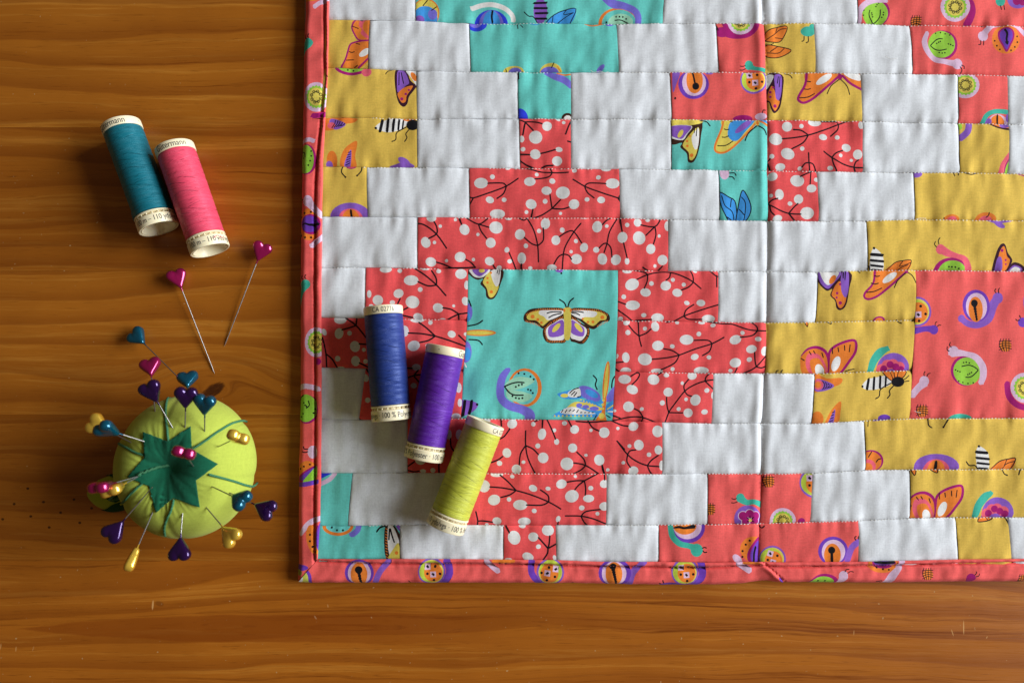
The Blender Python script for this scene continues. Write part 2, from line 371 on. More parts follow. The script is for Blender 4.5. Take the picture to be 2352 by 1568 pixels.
        for l in ([(420, 900), (422, 945)], [(462, 900), (467, 932)], [(510, 885), (512, 922)], [(552, 880), (545, 932)], [(190, 980), (215, 996)], [(250, 930), (266, 952)], [(284, 925), (296, 945)], [(345, 940), (356, 972)]): s.L(T(l), 8 * k)
        return s
    def bsnail(s, x, y, k):
        t = lambda u, v: (x + (u - 870) * k, y + (v - 1075) * k); T = lambda l: [t(*q) for q in l]
        s.O(*t(872, 1062), 120 * k, 120 * k, VIO); s.L(T([(705, 1085), (725, 1005), (775, 940), (820, 915)]), [48 * k, 60 * k, 62 * k, 40 * k], TEAL)
        for u, v in ((790, 1060), (830, 1030), (870, 1025), (915, 1045)): s.O(*t(u, v), 40 * k, 38 * k, PINK)
        for u, v in ((805, 1060), (850, 1028), (890, 1045), (928, 1065)): s.O(*t(u, v), 26 * k, 26 * k, MAG)
        return s
def outline_of(sh):
    if sh[0] == 'g': return sh[1]
    p, w = sh[1], sh[2]
    t = np.gradient(p, axis=0) if len(p) > 2 else np.repeat((p[1] - p[0])[None], 2, 0)
    t /= np.maximum(np.linalg.norm(t, axis=1, keepdims=True), 1e-6); nrm = np.stack([-t[:, 1], t[:, 0]], 1)
    a = p + nrm * w[:, None]; b = (p - nrm * w[:, None])[::-1]
    e1 = p[-1] + t[-1] * w[-1]; e0 = p[0] - t[0] * w[0]
    return np.concatenate([a, e1[None], b, e0[None]])
def in_poly(poly, q):
    x, y = q[:, 0], q[:, 1]; r = np.zeros(len(q), bool); n = len(poly)
    for i in range(n):
        x1, y1 = poly[i]; x2, y2 = poly[(i + 1) % n]
        if y1 == y2: continue
        m = ((y1 > y) != (y2 > y)) & (x < (x2 - x1) * (y - y1) / (y2 - y1) + x1); r ^= m
    return r
def in_shape(sh, q):
    if sh[0] == 'g': return in_poly(sh[1], q)
    p, w = sh[1], sh[2]; r = np.zeros(len(q), bool)
    for i in range(len(p) - 1):
        a, b = p[i], p[i + 1]; d = b - a; L2 = max(d @ d, 1e-9)
        t = np.clip(((q - a) @ d) / L2, 0, 1); dist = np.linalg.norm(q - (a + t[:, None] * d), axis=1)
        r |= dist < (w[i] + (w[i + 1] - w[i]) * t)
    return r
def cut(outline, shapes, base, step, extra=None):
    """triangulate an outline with a grid of points and the edges of the print; returns 2D verts, faces, colour per face"""
    outline = np.asarray(outline, float); lo, hi = outline.min(0), outline.max(0)
    V = [tuple(p) for p in outline]; n = len(V); E = [(i, (i + 1) % n) for i in range(n)]
    use = []
    for sh in shapes:
        o = outline_of(sh)
        if (o.max(0) < lo).any() or (o.min(0) > hi).any(): continue
        ok = in_poly(outline, o)
        if not ok.any() and not in_shape(sh, outline.mean(0)[None])[0] and sh[0] == 'g' and not in_poly(sh[1], outline).any(): continue
        use.append(sh); s0 = len(V); m = len(o)
        V += [tuple(p) for p in o]; E += [(s0 + i, s0 + (i + 1) % m) for i in range(m)]
    nx = max(2, int((hi[0] - lo[0]) / step)); ny = max(2, int((hi[1] - lo[1]) / step))
    gx, gy = np.meshgrid(np.linspace(lo[0], hi[0], nx + 1), np.linspace(lo[1], hi[1], ny + 1))
    g = np.stack([gx.ravel(), gy.ravel()], 1)
    g[:, 0] += np.where((np.arange(len(g)) // (nx + 1)) % 2, step * .25, -step * .25)
    if extra is not None: g = np.concatenate([g, extra])
    g = g[in_poly(outline, g)]
    V += [tuple(p) for p in g]
    r = delaunay_2d_cdt([Vector(v) for v in V], E, [], 0, 1e-4)
    v2 = np.array([tuple(v) for v in r[0]]); f = [q for q in r[2] if len(q) == 3]
    f = np.array(f); cen = v2[f].mean(1)
    keep = in_poly(outline, cen); f, cen = f[keep], cen[keep]
    a = v2[f]; cr = (a[:, 1, 0] - a[:, 0, 0]) * (a[:, 2, 1] - a[:, 0, 1]) - (a[:, 1, 1] - a[:, 0, 1]) * (a[:, 2, 0] - a[:, 0, 0])
    f[cr > 0] = f[cr > 0][:, ::-1]          # y runs down, so this faces up
    keep = np.abs(cr) > 1e-5; f, cen = f[keep], cen[keep]
    col = np.tile(np.array([*base, 1.0]), (len(f), 1))
    for sh in use:
        o = outline_of(sh); b0, b1 = o.min(0) - .5, o.max(0) + .5
        idx = np.nonzero(((cen >= b0) & (cen <= b1)).all(1))[0]
        if len(idx): col[idx[in_shape(sh, cen[idx])], :3] = sh[-1]
    u = np.unique(f); rm = -np.ones(len(v2), int); rm[u] = np.arange(len(u))
    return v2[u], rm[f], col
def cloth_piece(name, parent, outline, shapes, base, hfun, mat, step=5.0, zref=20.0, extra=None, offset=None):
    v2, f, col = cut(outline, shapes, base, step, extra)
    z = hfun(v2)
    W = PN(v2, np.full(len(v2), zref)); W[:, 2] = z * S
    me = bpy.data.meshes.new(name); me.vertices.add(len(W)); me.vertices.foreach_set('co', W.ravel())
    me.loops.add(f.size); me.loops.foreach_set('vertex_index', f.ravel().astype(np.int32))
    me.polygons.add(len(f)); me.polygons.foreach_set('loop_start', np.arange(0, f.size, 3, dtype=np.int32))
    me.polygons.foreach_set('use_smooth', np.ones(len(f), bool))
    me.update(calc_edges=True)
    at = me.color_attributes.new('print', 'FLOAT_COLOR', 'CORNER')
    at.data.foreach_set('color', np.repeat(col, 3, 0).ravel())
    e = 0.6; sc = 1 / ((FOC - zref) / FOC)
    gx = (hfun(v2 + [e, 0]) - hfun(v2 - [e, 0])) / (2 * e) * sc; gy = (hfun(v2 + [0, e]) - hfun(v2 - [0, e])) / (2 * e) * sc
    nr = np.stack([-gx, gy, np.ones_like(gx)], 1); nr /= np.linalg.norm(nr, axis=1, keepdims=True)
    me.normals_split_custom_set_from_vertices([tuple(q) for q in nr])
    return child(name, me, parent, mat)
# ------------------------------------------------------------------ the print on each patch, keyed by (row, place in row)
PRT = {}
p = PRT[0, 1] = Print('Z4')
p.O(1240, 118, 122, 128, ORA).O(1238, 120, 114, 120, YEL).O(1235, 165, 108, 108, BLU).O(1300, 130, 42, 48, PERI).O(1185, 175, 42, 32, VIO).L([(1255, 5), (1215, 55)], 9).L([(1335, 65), (1290, 95)], 9)
p.f('Z5').L([(-20, 80), (60, 52), (150, 46), (250, 70), (325, 125), (345, 175)], 42, OFF).O(145, 225, 152, 135, DEEP).O(145, 225, 112, 132, PERI).O(147, 225, 80, 130, BLU).L([(157, 100), (150, 150), (156, 195)], 18)
p.O(585, 105, 62, 112, VIO)
for l in ([(530, 35), (640, 33)], [(532, 80), (645, 82)], [(540, 125), (650, 126)], [(548, 172), (640, 176)]): p.L(l, 20)
p.L([(440, 112), (480, 150), (520, 155), (560, 208)], 9).G([(640, 212), (700, 150), (790, 100), (905, 84), (850, 215)], BLU).L([(640, 205), (700, 148), (790, 100), (905, 85), (850, 212)], 8).L([(820, 92), (795, 135), (880, 120)], 7).L([(700, 150), (690, 205)], 7).L([(880, 120), (800, 165), (740, 210)], 7)
p.O(1290, 205, 182, 135, ORA).O(1290, 205, 152, 118, TURQ).O(1305, 205, 112, 82, PALE).L([(1150, -20), (1230, 35), (1330, 55), (1420, 95), (1460, 150), (1462, 220)], [50, 75, 60, 60, 60, 55], PERI).L([(1255, 180), (1310, 180), (1375, 208)], 9).dots([(1265, 150), (1295, 150), (1325, 152), (1355, 170), (1178, 198)], 8)
p.L([(1695, 30), (1688, 110), (1690, 215)], 14, BRN)
p = PRT[0, 4] = Print('Z7')
p.leaf(450, 115, 125, -75).L([(312, 205), (306, 110), (360, 40), (450, 2), (555, 8)], [30, 50, 52, 50, 30], LIL).ball(815, 190, 48).L([(1300, 30), (1312, 120), (1275, 220)], [40, 60, 70], MAG).flower(1160, 70, 130)
p.head(1570, 15, 42, TEAL, [(1570, 55), (1580, 90)], [(1600, 50), (1607, 92)]).O(1725, -5, 95, 88, VIO).O(1715, 10, 35, 42, MAG).O(1765, 20, 35, 38, MAG)
p = PRT[1, 0] = Print('Z4')
p.G([(600, 175), (575, 240), (600, 310), (640, 365), (745, 380), (745, 165)], ORA).G([(655, 175), (640, 230), (668, 265), (660, 310), (745, 355), (745, 175)], PINK).G([(690, 190), (672, 250), (700, 300), (745, 330), (745, 180)], ORA)
p.L([(610, 170), (577, 240), (600, 310), (645, 365), (745, 375)], 14, MAG).G([(745, 368), (640, 375), (570, 398), (545, 450), (525, 530), (478, 615), (640, 615), (745, 520)], ORA).O(695, 478, 58, 27, OFF, -32)
p.L([(745, 370), (640, 376), (567, 400), (541, 470), (520, 540), (478, 612)], 15, MAG).L([(632, 612), (745, 510)], 15, MAG)
p.lines([[(582, 238), (635, 258)], [(555, 468), (580, 475), (600, 468)], [(530, 545), (595, 540)], [(615, 393), (650, 405)], [(600, 605), (630, 588)], [(650, 178), (672, 186)]], 8)
p = PRT[1, 2] = Print('Z5')
p.O(15, 215, 92, 68, DEEP).O(0, 212, 55, 36, PERI).O(345, 655, 97, 60, YEL).O(358, 658, 62, 48, PERI).O(680, 655, 102, 88, YEL).O(668, 655, 84, 56, PERI).L([(705, 570), (685, 610)], 9).L([(735, 598), (770, 640)], 8, ORA).L([(275, 620), (285, 650)], 8).O(1125, 618, 46, 22, PERI, -45)
p.L([(985, 208), (1060, 228), (1145, 210)], 14, ORA).O(1205, 220, 34, 16, PERI).L([(380, 215), (385, 258)], 8).L([(405, 220), (430, 248)], 8).L([(490, 212), (540, 226), (590, 212)], 10, BLU)
p = PRT[1, 4] = Print('Z6')
p.O(590, 198, 168, 152, MAG).O(420, 292, 70, 46, MAG).L([(430, 300), (500, 320), (580, 325)], 50, MAG).flower(590, 190, 122).L([(660, 595), (720, 618), (810, 630)], [60, 30, 34], TEAL).head(660, 588, 38, TEAL, [(580, 600), (605, 602), (630, 590)], [(580, 632), (605, 632), (632, 618)]).L([(372, 240), (385, 275)], 12)
p = PRT[1, 5] = Print('Z6')
w1 = [(810, 300), (880, 258), (1000, 243), (970, 340), (920, 385), (805, 372)]; w2 = [(805, 420), (880, 415), (1035, 455), (960, 510), (870, 525), (805, 500)]
p.G(w1, ORA).L(w1, 8, K, 4, True).G(w2, ORA).L(w2, 8, K, 4, True).lines([[(805, 370), (880, 320), (940, 270), (995, 265)], [(915, 255), (900, 295)], [(895, 345), (960, 352)], [(805, 405), (850, 410), (880, 395)], [(850, 470), (915, 425)], [(805, 478), (920, 482), (975, 440)]], 7)
p.O(1185, 292, 66, 45, TEAL).O(1228, 262, 36, 42, TEAL).L([(1150, 335), (1148, 370), (1130, 380)], 9).L([(1187, 335), (1188, 380), (1168, 393)], 9)
p = PRT[1, 7] = Print('Z7')
p.leaf(1045, 405, 128, 0).L([(912, 300), (888, 380), (920, 470), (990, 540), (1080, 560), (1160, 575)], [35, 48, 48, 45, 45, 60], LIL).head(1180, 580, 45, LIL, [(1205, 605), (1222, 632), (1214, 660)], [(1218, 590), (1242, 602), (1240, 620)])
p.L([(1410, 325), (1445, 280), (1500, 232), (1600, 215), (1715, 240), (1800, 325)], [60, 50, 45, 45, 45, 40], LIL).tear(1615, 360, 126).head(1410, 330, 44, LIL, [(1388, 370), (1386, 404), (1368, 408)], [(1415, 372), (1413, 412)])
p = PRT[2, 0] = Print('Z4')
p.O(580, 600, 158, 80, MAG).O(578, 600, 124, 52, LIME).O(710, 652, 46, 42, PINK).dots([(540, 628), (590, 636)], 9)
def wing(p, dx, dy, k=1.0):
    t = lambda l: [(dx + x * k, dy + y * k) for x, y in l]
    p.G(t([(-30, -345), (-70, -335), (-80, -240), (-65, -110), (-40, -30), (0, 0), (35, -30), (50, -90), (95, -150), (115, -190), (60, -240), (30, -325)]), WING)
    p.G(t([(-50, -325), (-58, -220), (-50, -130), (20, -190), (50, -220), (5, -325)]), VIO)
    p.G(t([(-52, -120), (0, -170), (78, -190), (72, -160), (30, -100), (20, -50), (-10, -35), (-38, -70)]), ORA)
    p.dots([(dx - 15 * k, dy - 70 * k, 15 * k), (dx + 20 * k, dy - 115 * k, 12 * k), (dx + 48 * k, dy - 150 * k, 10 * k)], 10, MAG)
    p.L(t([(-40, -310), (-42, -195)]), 9 * k); p.L(t([(-22, -310), (0, -210)]), 9 * k); return p
wing(p, 1040, 960).G([(1060, 630), (1110, 700), (1165, 775), (1165, 625)], OFF).O(1132, 688, 22, 46, ORA, -30).L([(880, 668), (900, 640), (955, 620)], 8)
p = PRT[2, 2] = Print('Z5')
p.L([(640, 655), (720, 690), (800, 722), (865, 775)], [40, 60, 62, 55], PERI).L([(735, 658), (800, 674), (862, 668)], 14, ORA).O(388, 1062, 88, 90, DEEP).O(830, 1065, 56, 52, BRN).O(832, 1068, 38, 34, OFF).L([(388, 655), (392, 715)], 12)
p = PRT[2, 4] = Print('Z6')
p.G([(-20, 640), (45, 650), (10, 760), (-20, 830)], VIO).O(165, 758, 138, 132, PUR).O(170, 745, 108, 118, LIL).O(175, 722, 75, 118, ORA).L([(158, 648), (170, 700), (178, 745)], 16).O(185, 775, 31, 33, K).diamond(705, 720, 122).O(610, 1065, 88, 34, MAG).O(770, 1045, 52, 30, LIL).L([(780, 1015), (790, 990), (808, 992)], 9).O(0, 885, 10, 12, K).O(310, 655, 35, 14, VIO)
p = PRT[2, 5] = Print('Z6')
p.G([(818, 672), (962, 672), (968, 800), (942, 960), (890, 1018), (858, 985), (840, 920), (815, 900)], WING).G([(888, 682), (952, 682), (952, 830), (930, 900), (900, 880), (895, 800)], VIO).G([(822, 885), (860, 775), (890, 820), (905, 890), (938, 915), (900, 995), (870, 970), (850, 915)], ORA).G([(815, 680), (882, 680), (850, 760), (815, 800)], OFF)
p.dots([(893, 955, 16), (852, 830, 12), (878, 790, 10), (852, 872, 11)], 10, MAG).L([(925, 690), (915, 750)], 8).L([(940, 690), (932, 785)], 8)
big = [(1180, 650), (1165, 760), (1110, 860), (1105, 900), (1150, 925), (1230, 890), (1350, 790), (1475, 680), (1475, 650)]
p.G(big, ORA).O(1335, 712, 84, 30, OFF, -33).L(big[:8], 22, MAG).G([(1500, 655), (1660, 655), (1690, 800), (1570, 745)], ORA).G([(1515, 655), (1650, 655), (1660, 725), (1560, 700)], OFF).L([(1500, 680), (1570, 750), (1690, 812)], 22, MAG).O(1478, 688, 20, 32, MAG)
p.lines([[(1470, 715), (1395, 775), (1360, 845)], [(1485, 715), (1540, 775), (1565, 850)], [(1182, 732), (1215, 737)], [(1155, 800), (1190, 803), (1215, 795)], [(1115, 880), (1190, 872), (1250, 840)], [(985, 660), (1030, 675), (1050, 702)]], 9)
p = PRT[2, 7] = Print('Z7')
p.flower(1255, 765, 120, 1, 1.02).L([(1405, 1115), (1440, 1040), (1510, 1005), (1600, 1003), (1660, 1015)], 42, TEAL).O(1545, 1115, 98, 88, LIL).O(1540, 1115, 72, 82, ORA).L([(1540, 1035), (1548, 1112)], 15).O(1460, 1100, 28, 35, VIO).O(1640, 1060, 22, 40, VIO)
p = PRT[3, 0] = Print('Z4')
p.G([(330, 1062), (610, 1062), (602, 1100), (500, 1122), (420, 1168), (330, 1165)], ORA).G([(395, 1062), (525, 1118), (440, 1168), (380, 1125)], VIO).O(395, 1128, 36, 30, PINK, 0)
for i in range(5): p.L([(430 + i * 22, 1078 + i * 8), (425 + i * 20, 1110 + i * 4), (400 + i * 20, 1150 - i * 4)], 8)
p.bee([(790, 1155), (840, 1100), (920, 1070), (1060, 1066), (1075, 1110), (1000, 1168), (900, 1190)], [([(852, 1085), (832, 1180)], 26), ([(905, 1072), (893, 1182)], 24), ([(957, 1070), (945, 1180)], 22), ([(1003, 1070), (993, 1165)], 18), ([(1040, 1072), (1030, 1150)], 14)], (794, 1155, 12))
p.O(1090, 1068, 55, 20, ORA).O(1122, 1120, 58, 50, K).L([(1065, 1140), (980, 1190), (970, 1250), (935, 1270)], 10).L([(1090, 1160), (1060, 1200), (1070, 1235), (1050, 1268)], 10)
p.G([(478, 1495), (490, 1380), (540, 1310), (625, 1268), (606, 1400), (612, 1495)], ORA).G([(508, 1495), (530, 1410), (572, 1345), (560, 1495)], VIO).O(400, 1440, 48, 85, ORA).O(375, 1480, 30, 36, VIO)
for i in range(6): p.L([(520 + i * 5, 1480 - i * 22), (560 + i * 2, 1462 - i * 20)], 8)
p.G([(915, 1495), (980, 1470), (1060, 1450), (1135, 1495)], VIO).O(1045, 1448, 60, 30, VIO, 30)
p = PRT[3, 2] = Print('Z5')
p.blobs([(645, 1135, 45, 42), (543, 1235, 60, 57), (418, 1250, 24, 30), (430, 1340, 22, 20), (540, 1385, 48, 45), (752, 1345, 32, 22), (735, 1445, 46, 42), (795, 1100, 17, 16), (745, 1075, 22, 12)])
p.lines([[(398, 1078), (450, 1100), (522, 1175)], [(450, 1100), (428, 1215)], [(450, 1095), (520, 1095), (600, 1115)], [(858, 1090), (835, 1140), (812, 1205)], [(400, 1385), (490, 1388)], [(590, 1378), (650, 1365), (720, 1345)], [(400, 1438), (460, 1480), (530, 1510)], [(598, 1502), (640, 1487), (700, 1484)], [(828, 1270), (865, 1278)]], 12)
p = PRT[3, 4] = Print('B3')
p.G([(185, 172), (452, 172), (455, 330), (432, 470), (390, 556), (342, 552), (328, 480), (270, 425), (285, 385), (185, 390)], BRN).G([(185, 172), (455, 172), (440, 215), (185, 248)], YEL).G([(185, 238), (372, 235), (330, 312), (290, 362), (185, 335)], OFF).G([(185, 238), (365, 237), (320, 312), (275, 352), (185, 315)], VIO).O(272, 305, 20, 40, YEL, 30)
p.G([(292, 410), (340, 330), (430, 245), (438, 330), (418, 470), (385, 535), (355, 530), (345, 470)], YEL).G([(370, 340), (420, 262), (436, 260), (438, 330), (425, 430), (395, 440)], OFF).dots([(330, 372, 11), (333, 415, 12), (372, 497, 17), (355, 328, 9)], 10, ORA).L([(400, 240), (393, 300)], 8).L([(420, 240), (412, 328)], 8)
bw = [(662, 172), (642, 260), (585, 400), (588, 460), (650, 474), (720, 442), (830, 342), (955, 200), (955, 168)]
p.G(bw, YEL).G([(722, 200), (700, 270), (700, 330), (740, 368), (790, 360), (850, 290), (945, 172), (800, 172)], BLU).O(838, 238, 95, 27, VIO, -38).L(bw[:8], 18, ORA).lines([[(665, 260), (690, 268), (708, 262)], [(645, 335), (675, 336), (702, 324)], [(605, 412), (680, 408), (742, 370)], [(720, 188), (742, 196)]], 9)
p.G([(975, 172), (1060, 172), (1060, 215)], BLU).L([(972, 185), (1010, 205), (1060, 238)], 18, ORA).O(962, 202, 20, 32, YEL).O(962, 205, 12, 22, ORA).lines([[(955, 235), (880, 300), (850, 368)], [(968, 235), (1020, 268), (1042, 312)], [(450, 180), (510, 195), (538, 232)]], 10)
p = PRT[3, 5] = Print('B3')
p.blobs([(1225, 243, 46, 45), (1125, 355, 60, 52), (1475, 205, 62, 32), (1352, 240, 20, 20), (1232, 485, 62, 50), (1550, 335, 38, 28), (1677, 338, 22, 20), (1362, 438, 20, 20), (1758, 430, 42, 36), (1860, 490, 42, 45), (1888, 230, 25, 35), (1705, 500, 18, 18), (1803, 543, 16, 14), (1090, 508, 22, 22), (1165, 603, 45, 34), (1342, 615, 20, 18), (1612, 613, 25, 20)])
p.lines([[(1185, 350), (1300, 340), (1415, 318), (1560, 270), (1690, 220), (1770, 188)], [(1415, 318), (1350, 278), (1280, 270)], [(1415, 318), (1370, 385), (1268, 440)], [(1690, 220), (1660, 195), (1540, 195)], [(1690, 222), (1680, 270), (1618, 325)], [(1555, 462), (1625, 520), (1720, 575), (1825, 605), (1910, 610)], [(1625, 520), (1660, 480), (1725, 455)], [(1625, 520), (1640, 580), (1670, 640)], [(1825, 605), (1840, 560), (1865, 540)], [(1825, 605), (1842, 640)], [(1418, 475), (1420, 565), (1430, 640)], [(1360, 605), (1385, 572), (1420, 565)], [(1420, 565), (1460, 580), (1488, 640)], [(1048, 562), (1076, 530)], [(1055, 570), (1082, 635)]], 11)
p = PRT[3, 7] = Print('Z7')
p.L([(1205, 1245), (1270, 1185), (1290, 1105)], 58, VIO).O(1208, 1130, 18, 38, LIME).G([(1465, 1102), (1530, 1150), (1660, 1172), (1660, 1100)], WING).G([(1490, 1102), (1545, 1138), (1660, 1152), (1660, 1100)], ORA).O(1605, 1130, 45, 20, VIO).L([(1575, 1555), (1590, 1480), (1655, 1385)], 46, PINK).G([(1655, 1410), (1615, 1490), (1608, 1555), (1655, 1555)], LIME).L([(1655, 1410), (1615, 1490), (1608, 1555)], 12, MAG)
p = PRT[4, 0] = Print('B1')
p.L([(497, 146), (485, 200), (520, 245)], 11).L([(665, 142), (662, 190), (625, 232)], 11).O(520, 245, 9, 9, K).O(625, 232, 9, 9, K).O(570, 148, 46, 24, MAG).O(570, 144, 36, 18, PINK)
p.O(565, 612, 188, 138, VIO).O(565, 620, 110, 95, PINK).O(567, 620, 78, 88, ORA).L([(568, 540), (571, 600)], 19)
p = PRT[4, 2] = Print('B2')
p.blobs([(278, 298, 62, 48), (380, 243, 22, 22), (715, 285, 52, 40), (777, 222, 18, 18), (916, 282, 28, 25), (865, 368, 46, 38), (1010, 387, 62, 56), (1110, 490, 48, 44), (727, 487, 50, 44), (852, 462, 22, 22), (685, 558, 18, 18), (990, 570, 16, 14), (357, 448, 38, 30), (485, 447, 22, 20), (425, 572, 68, 42), (1330, 247, 22, 20), (1455, 303, 62, 46), (1352, 452, 36, 30), (1226, 448, 22, 20), (1115, 185, 22, 20), (1400, 170, 45, 22), (515, 168, 22, 12)])
p.lines([[(165, 412), (210, 430), (350, 385), (505, 325), (612, 255)], [(210, 430), (178, 485)], [(505, 325), (470, 298), (340, 300)], [(505, 325), (480, 390), (420, 435)], [(690, 165), (800, 195), (915, 205), (1060, 202)], [(915, 205), (898, 165)], [(915, 205), (880, 245), (760, 262)], [(1100, 265), (1205, 328), (1350, 385), (1520, 438)], [(1205, 328), (1250, 298), (1395, 305)], [(1205, 328), (1230, 385), (1290, 435)], [(895, 400), (905, 470), (915, 525)], [(990, 448), (950, 490), (915, 525)], [(1065, 515), (1000, 532), (915, 525)], [(915, 525), (830, 580), (745, 612)], [(742, 533), (728, 612)], [(1505, 438), (1525, 405)], [(1505, 438), (1525, 465)]], 11)
p = PRT[4, 4] = Print('B3')
p.O(668, 652, 44, 62, LIL).L([(712, 655), (755, 655), (770, 678)], 10).L([(710, 688), (740, 692), (755, 712)], 10)
w1 = [(620, 832), (700, 870), (760, 905), (778, 1000), (778, 1090), (715, 1090), (640, 965)]; w2 = [(826, 812), (870, 860), (903, 960), (890, 1035), (850, 1090), (778, 1090), (792, 950)]
p.G(w1, BLU).L(w1, 10, K, 4, True).G(w2, BLU).L(w2, 10, K, 4, True).lines([[(640, 860), (670, 950), (735, 1000), (760, 1085)], [(728, 890), (720, 960)], [(820, 870), (855, 930), (845, 1080)], [(800, 980), (845, 1030)], [(690, 1050), (735, 1075)]], 9)
p = PRT[4, 5] = Print('B3')
p.blobs([(1095, 690, 45, 38), (1315, 727, 62, 52), (1445, 795, 44, 36), (1155, 850, 40, 48), (1330, 890, 42, 42), (1253, 930, 22, 20), (1405, 1015, 62, 55), (1140, 1065, 45, 32), (1083, 860, 16, 18), (1488, 717, 22, 20)])
p.lines([[(1345, 688), (1440, 645), (1495, 630)], [(1440, 645), (1432, 755)], [(1055, 935), (1090, 900), (1140, 885)], [(1060, 938), (1140, 980), (1240, 1018), (1350, 1025)], [(1240, 1018), (1290, 960), (1325, 930)], [(1240, 1018), (1305, 1090)], [(1070, 945), (1080, 1000), (1110, 1035)]], 11)
p = PRT[4, 7] = Print('B4')
p.O(808, 205, 68, 45, VIO).lines([[(1155, 200), (1160, 235)], [(1200, 200), (1190, 228)]], 9).L([(1245, 205), (1300, 222), (1365, 205)], 11).L([(1725, 208), (1800, 236)], 14, MAG).O(1135, 632, 78, 55, ORA).O(1140, 636, 50, 42, PINK).O(1440, 632, 95, 73, ORA).O(1440, 640, 60, 50, PINK).L([(1065, 605), (1075, 632)], 9).L([(1468, 562), (1460, 590), (1442, 605)], 9)
p = PRT[5, 1] = Print('B2')
p.blobs([(130, 713, 44, 50), (412, 695, 60, 55), (365, 832, 45, 46), (92, 960, 50, 46), (355, 997, 44, 38), (250, 758, 16, 16), (210, 982, 16, 16), (48, 627, 14, 14), (627, 757, 46, 48), (855, 660, 42, 52), (798, 727, 20, 20), (680, 860, 20, 22), (510, 895, 22, 26), (643, 970, 38, 52), (535, 998, 22, 20), (440, 1055, 24, 20), (525, 615, 28, 14), (948, 810, 40, 44), (1005, 720, 22, 24), (1128, 817, 18, 20), (1200, 875, 36, 42), (1085, 912, 16, 16), (1132, 978, 50, 46), (912, 1055, 44, 28), (1318, 690, 44, 52), (1310, 895, 28, 26), (1365, 977, 42, 52), (1485, 985, 44, 48), (1543, 787, 44, 50), (1585, 998, 22, 30), (1403, 685, 18, 16), (1585, 675, 20, 20), (1680, 652, 36, 38), (1772, 630, 22, 16), (1693, 790, 56, 60), (1798, 888, 42, 46), (1875, 770, 14, 16), (1905, 985, 46, 46), (1838, 1038, 16, 16), (1952, 680, 30, 46), (720, 1058, 20, 16), (1200, 605, 45, 14)])
p.lines([[(82, 600), (105, 670)], [(140, 602), (255, 665), (340, 612)], [(255, 665), (350, 695)], [(255, 665), (280, 730), (330, 795)], [(615, 605), (660, 630), (690, 612)], [(685, 602), (750, 720), (785, 860), (792, 1005)], [(665, 785), (730, 840), (785, 860)], [(785, 860), (835, 810), (835, 700)], [(530, 920), (560, 990), (594, 1075)], [(640, 1022), (638, 1075)], [(980, 778), (1050, 735), (1110, 735), (1180, 835)], [(1172, 660), (1110, 735), (1040, 850), (1015, 935), (1005, 1075)], [(1015, 935), (970, 960), (930, 1025)], [(1015, 935), (1060, 945), (1088, 980)], [(1365, 670), (1400, 635), (1450, 605)], [(1505, 605), (1430, 730), (1405, 840), (1380, 920)], [(1335, 880), (1370, 845), (1405, 840), (1440, 880), (1450, 960)], [(1525, 605), (1540, 735)], [(1552, 835), (1585, 970)], [(1710, 672), (1835, 688), (1890, 612)], [(1835, 688), (1755, 765)], [(1835, 688), (1845, 760), (1822, 845)], [(140, 980), (190, 1010), (225, 1050)], [(-40, 1060), (100, 1055), (230, 1050)], [(385, 1030), (412, 1070)], [(1870, 1078), (1905, 1040)], [(1728, 1050), (1775, 1080)]], 11)
p.f('B1').blobs([(1240, 830, 42, 50), (1285, 1003, 48, 42), (1318, 830, 16, 16), (1370, 685, 16, 16), (1505, 625, 16, 14), (1290, 612, 45, 35), (1425, 993, 16, 16)])
p.lines([[(1160, 658), (1230, 675), (1335, 755), (1425, 880)], [(1315, 645), (1340, 700), (1335, 755), (1265, 795)], [(1335, 1005), (1400, 1025), (1480, 1062)]], 12)
p = PRT[5, 4] = Print('B4')
p.bee([(432, 880), (505, 940), (518, 1000), (516, 1085), (405, 1085), (400, 960)], [([(405, 938), (505, 945)], 28), ([(402, 990), (517, 1000)], 22), ([(410, 1035), (515, 1046)], 20), ([(415, 1072), (510, 1076)], 14)], (432, 882, 12))
bw = [(545, 1085), (620, 1012), (690, 994), (770, 992), (730, 1085)]
p.G(bw, ORA).L(bw, 8).lines([[(690, 996), (665, 1045), (760, 1012)], [(740, 1030), (670, 1060), (650, 1085)]], 7).L([(390, 1040), (405, 1085)], 9)
p.O(1130, 1092, 158, 128, MAG).O(1140, 1092, 122, 103, LIME).L([(1035, 885), (1100, 925), (1180, 950), (1255, 985), (1292, 1085)], [80, 66, 46, 60, 62], PINK).head(1035, 890, 42, PINK, [(1000, 870), (980, 845), (990, 820)], [(1020, 845), (1014, 812), (1030, 787)]).dots([(1112, 1045), (1137, 1047), (1165, 1050), (1195, 1062)], 8)
p.G([(1508, 1085), (1530, 930), (1570, 848), (1612, 845), (1640, 920), (1682, 985), (1660, 1040), (1640, 1085)], WING).G([(1555, 945), (1588, 868), (1612, 875), (1632, 950), (1660, 990), (1620, 1085), (1560, 1085)], ORA).G([(1530, 1085), (1540, 980), (1570, 955), (1588, 1000), (1582, 1085)], VIO).dots([(1585, 900, 14), (1620, 985, 10), (1622, 1022, 9)], 10, MAG).G([(1640, 1085), (1680, 1012), (1740, 1012), (1795, 1050), (1795, 1085)], WING).G([(1655, 1085), (1700, 1030), (1770, 1055), (1770, 1085)], VIO).G([(1668, 1085), (1705, 1045), (1755, 1060), (1760, 1085)], OFF)
p.O(1558, 668, 55, 24, VIO, 30).L([(1465, 625), (1540, 650), (1670, 630)], 22, VIO)
p = PRT[6, 1] = Print('B1')
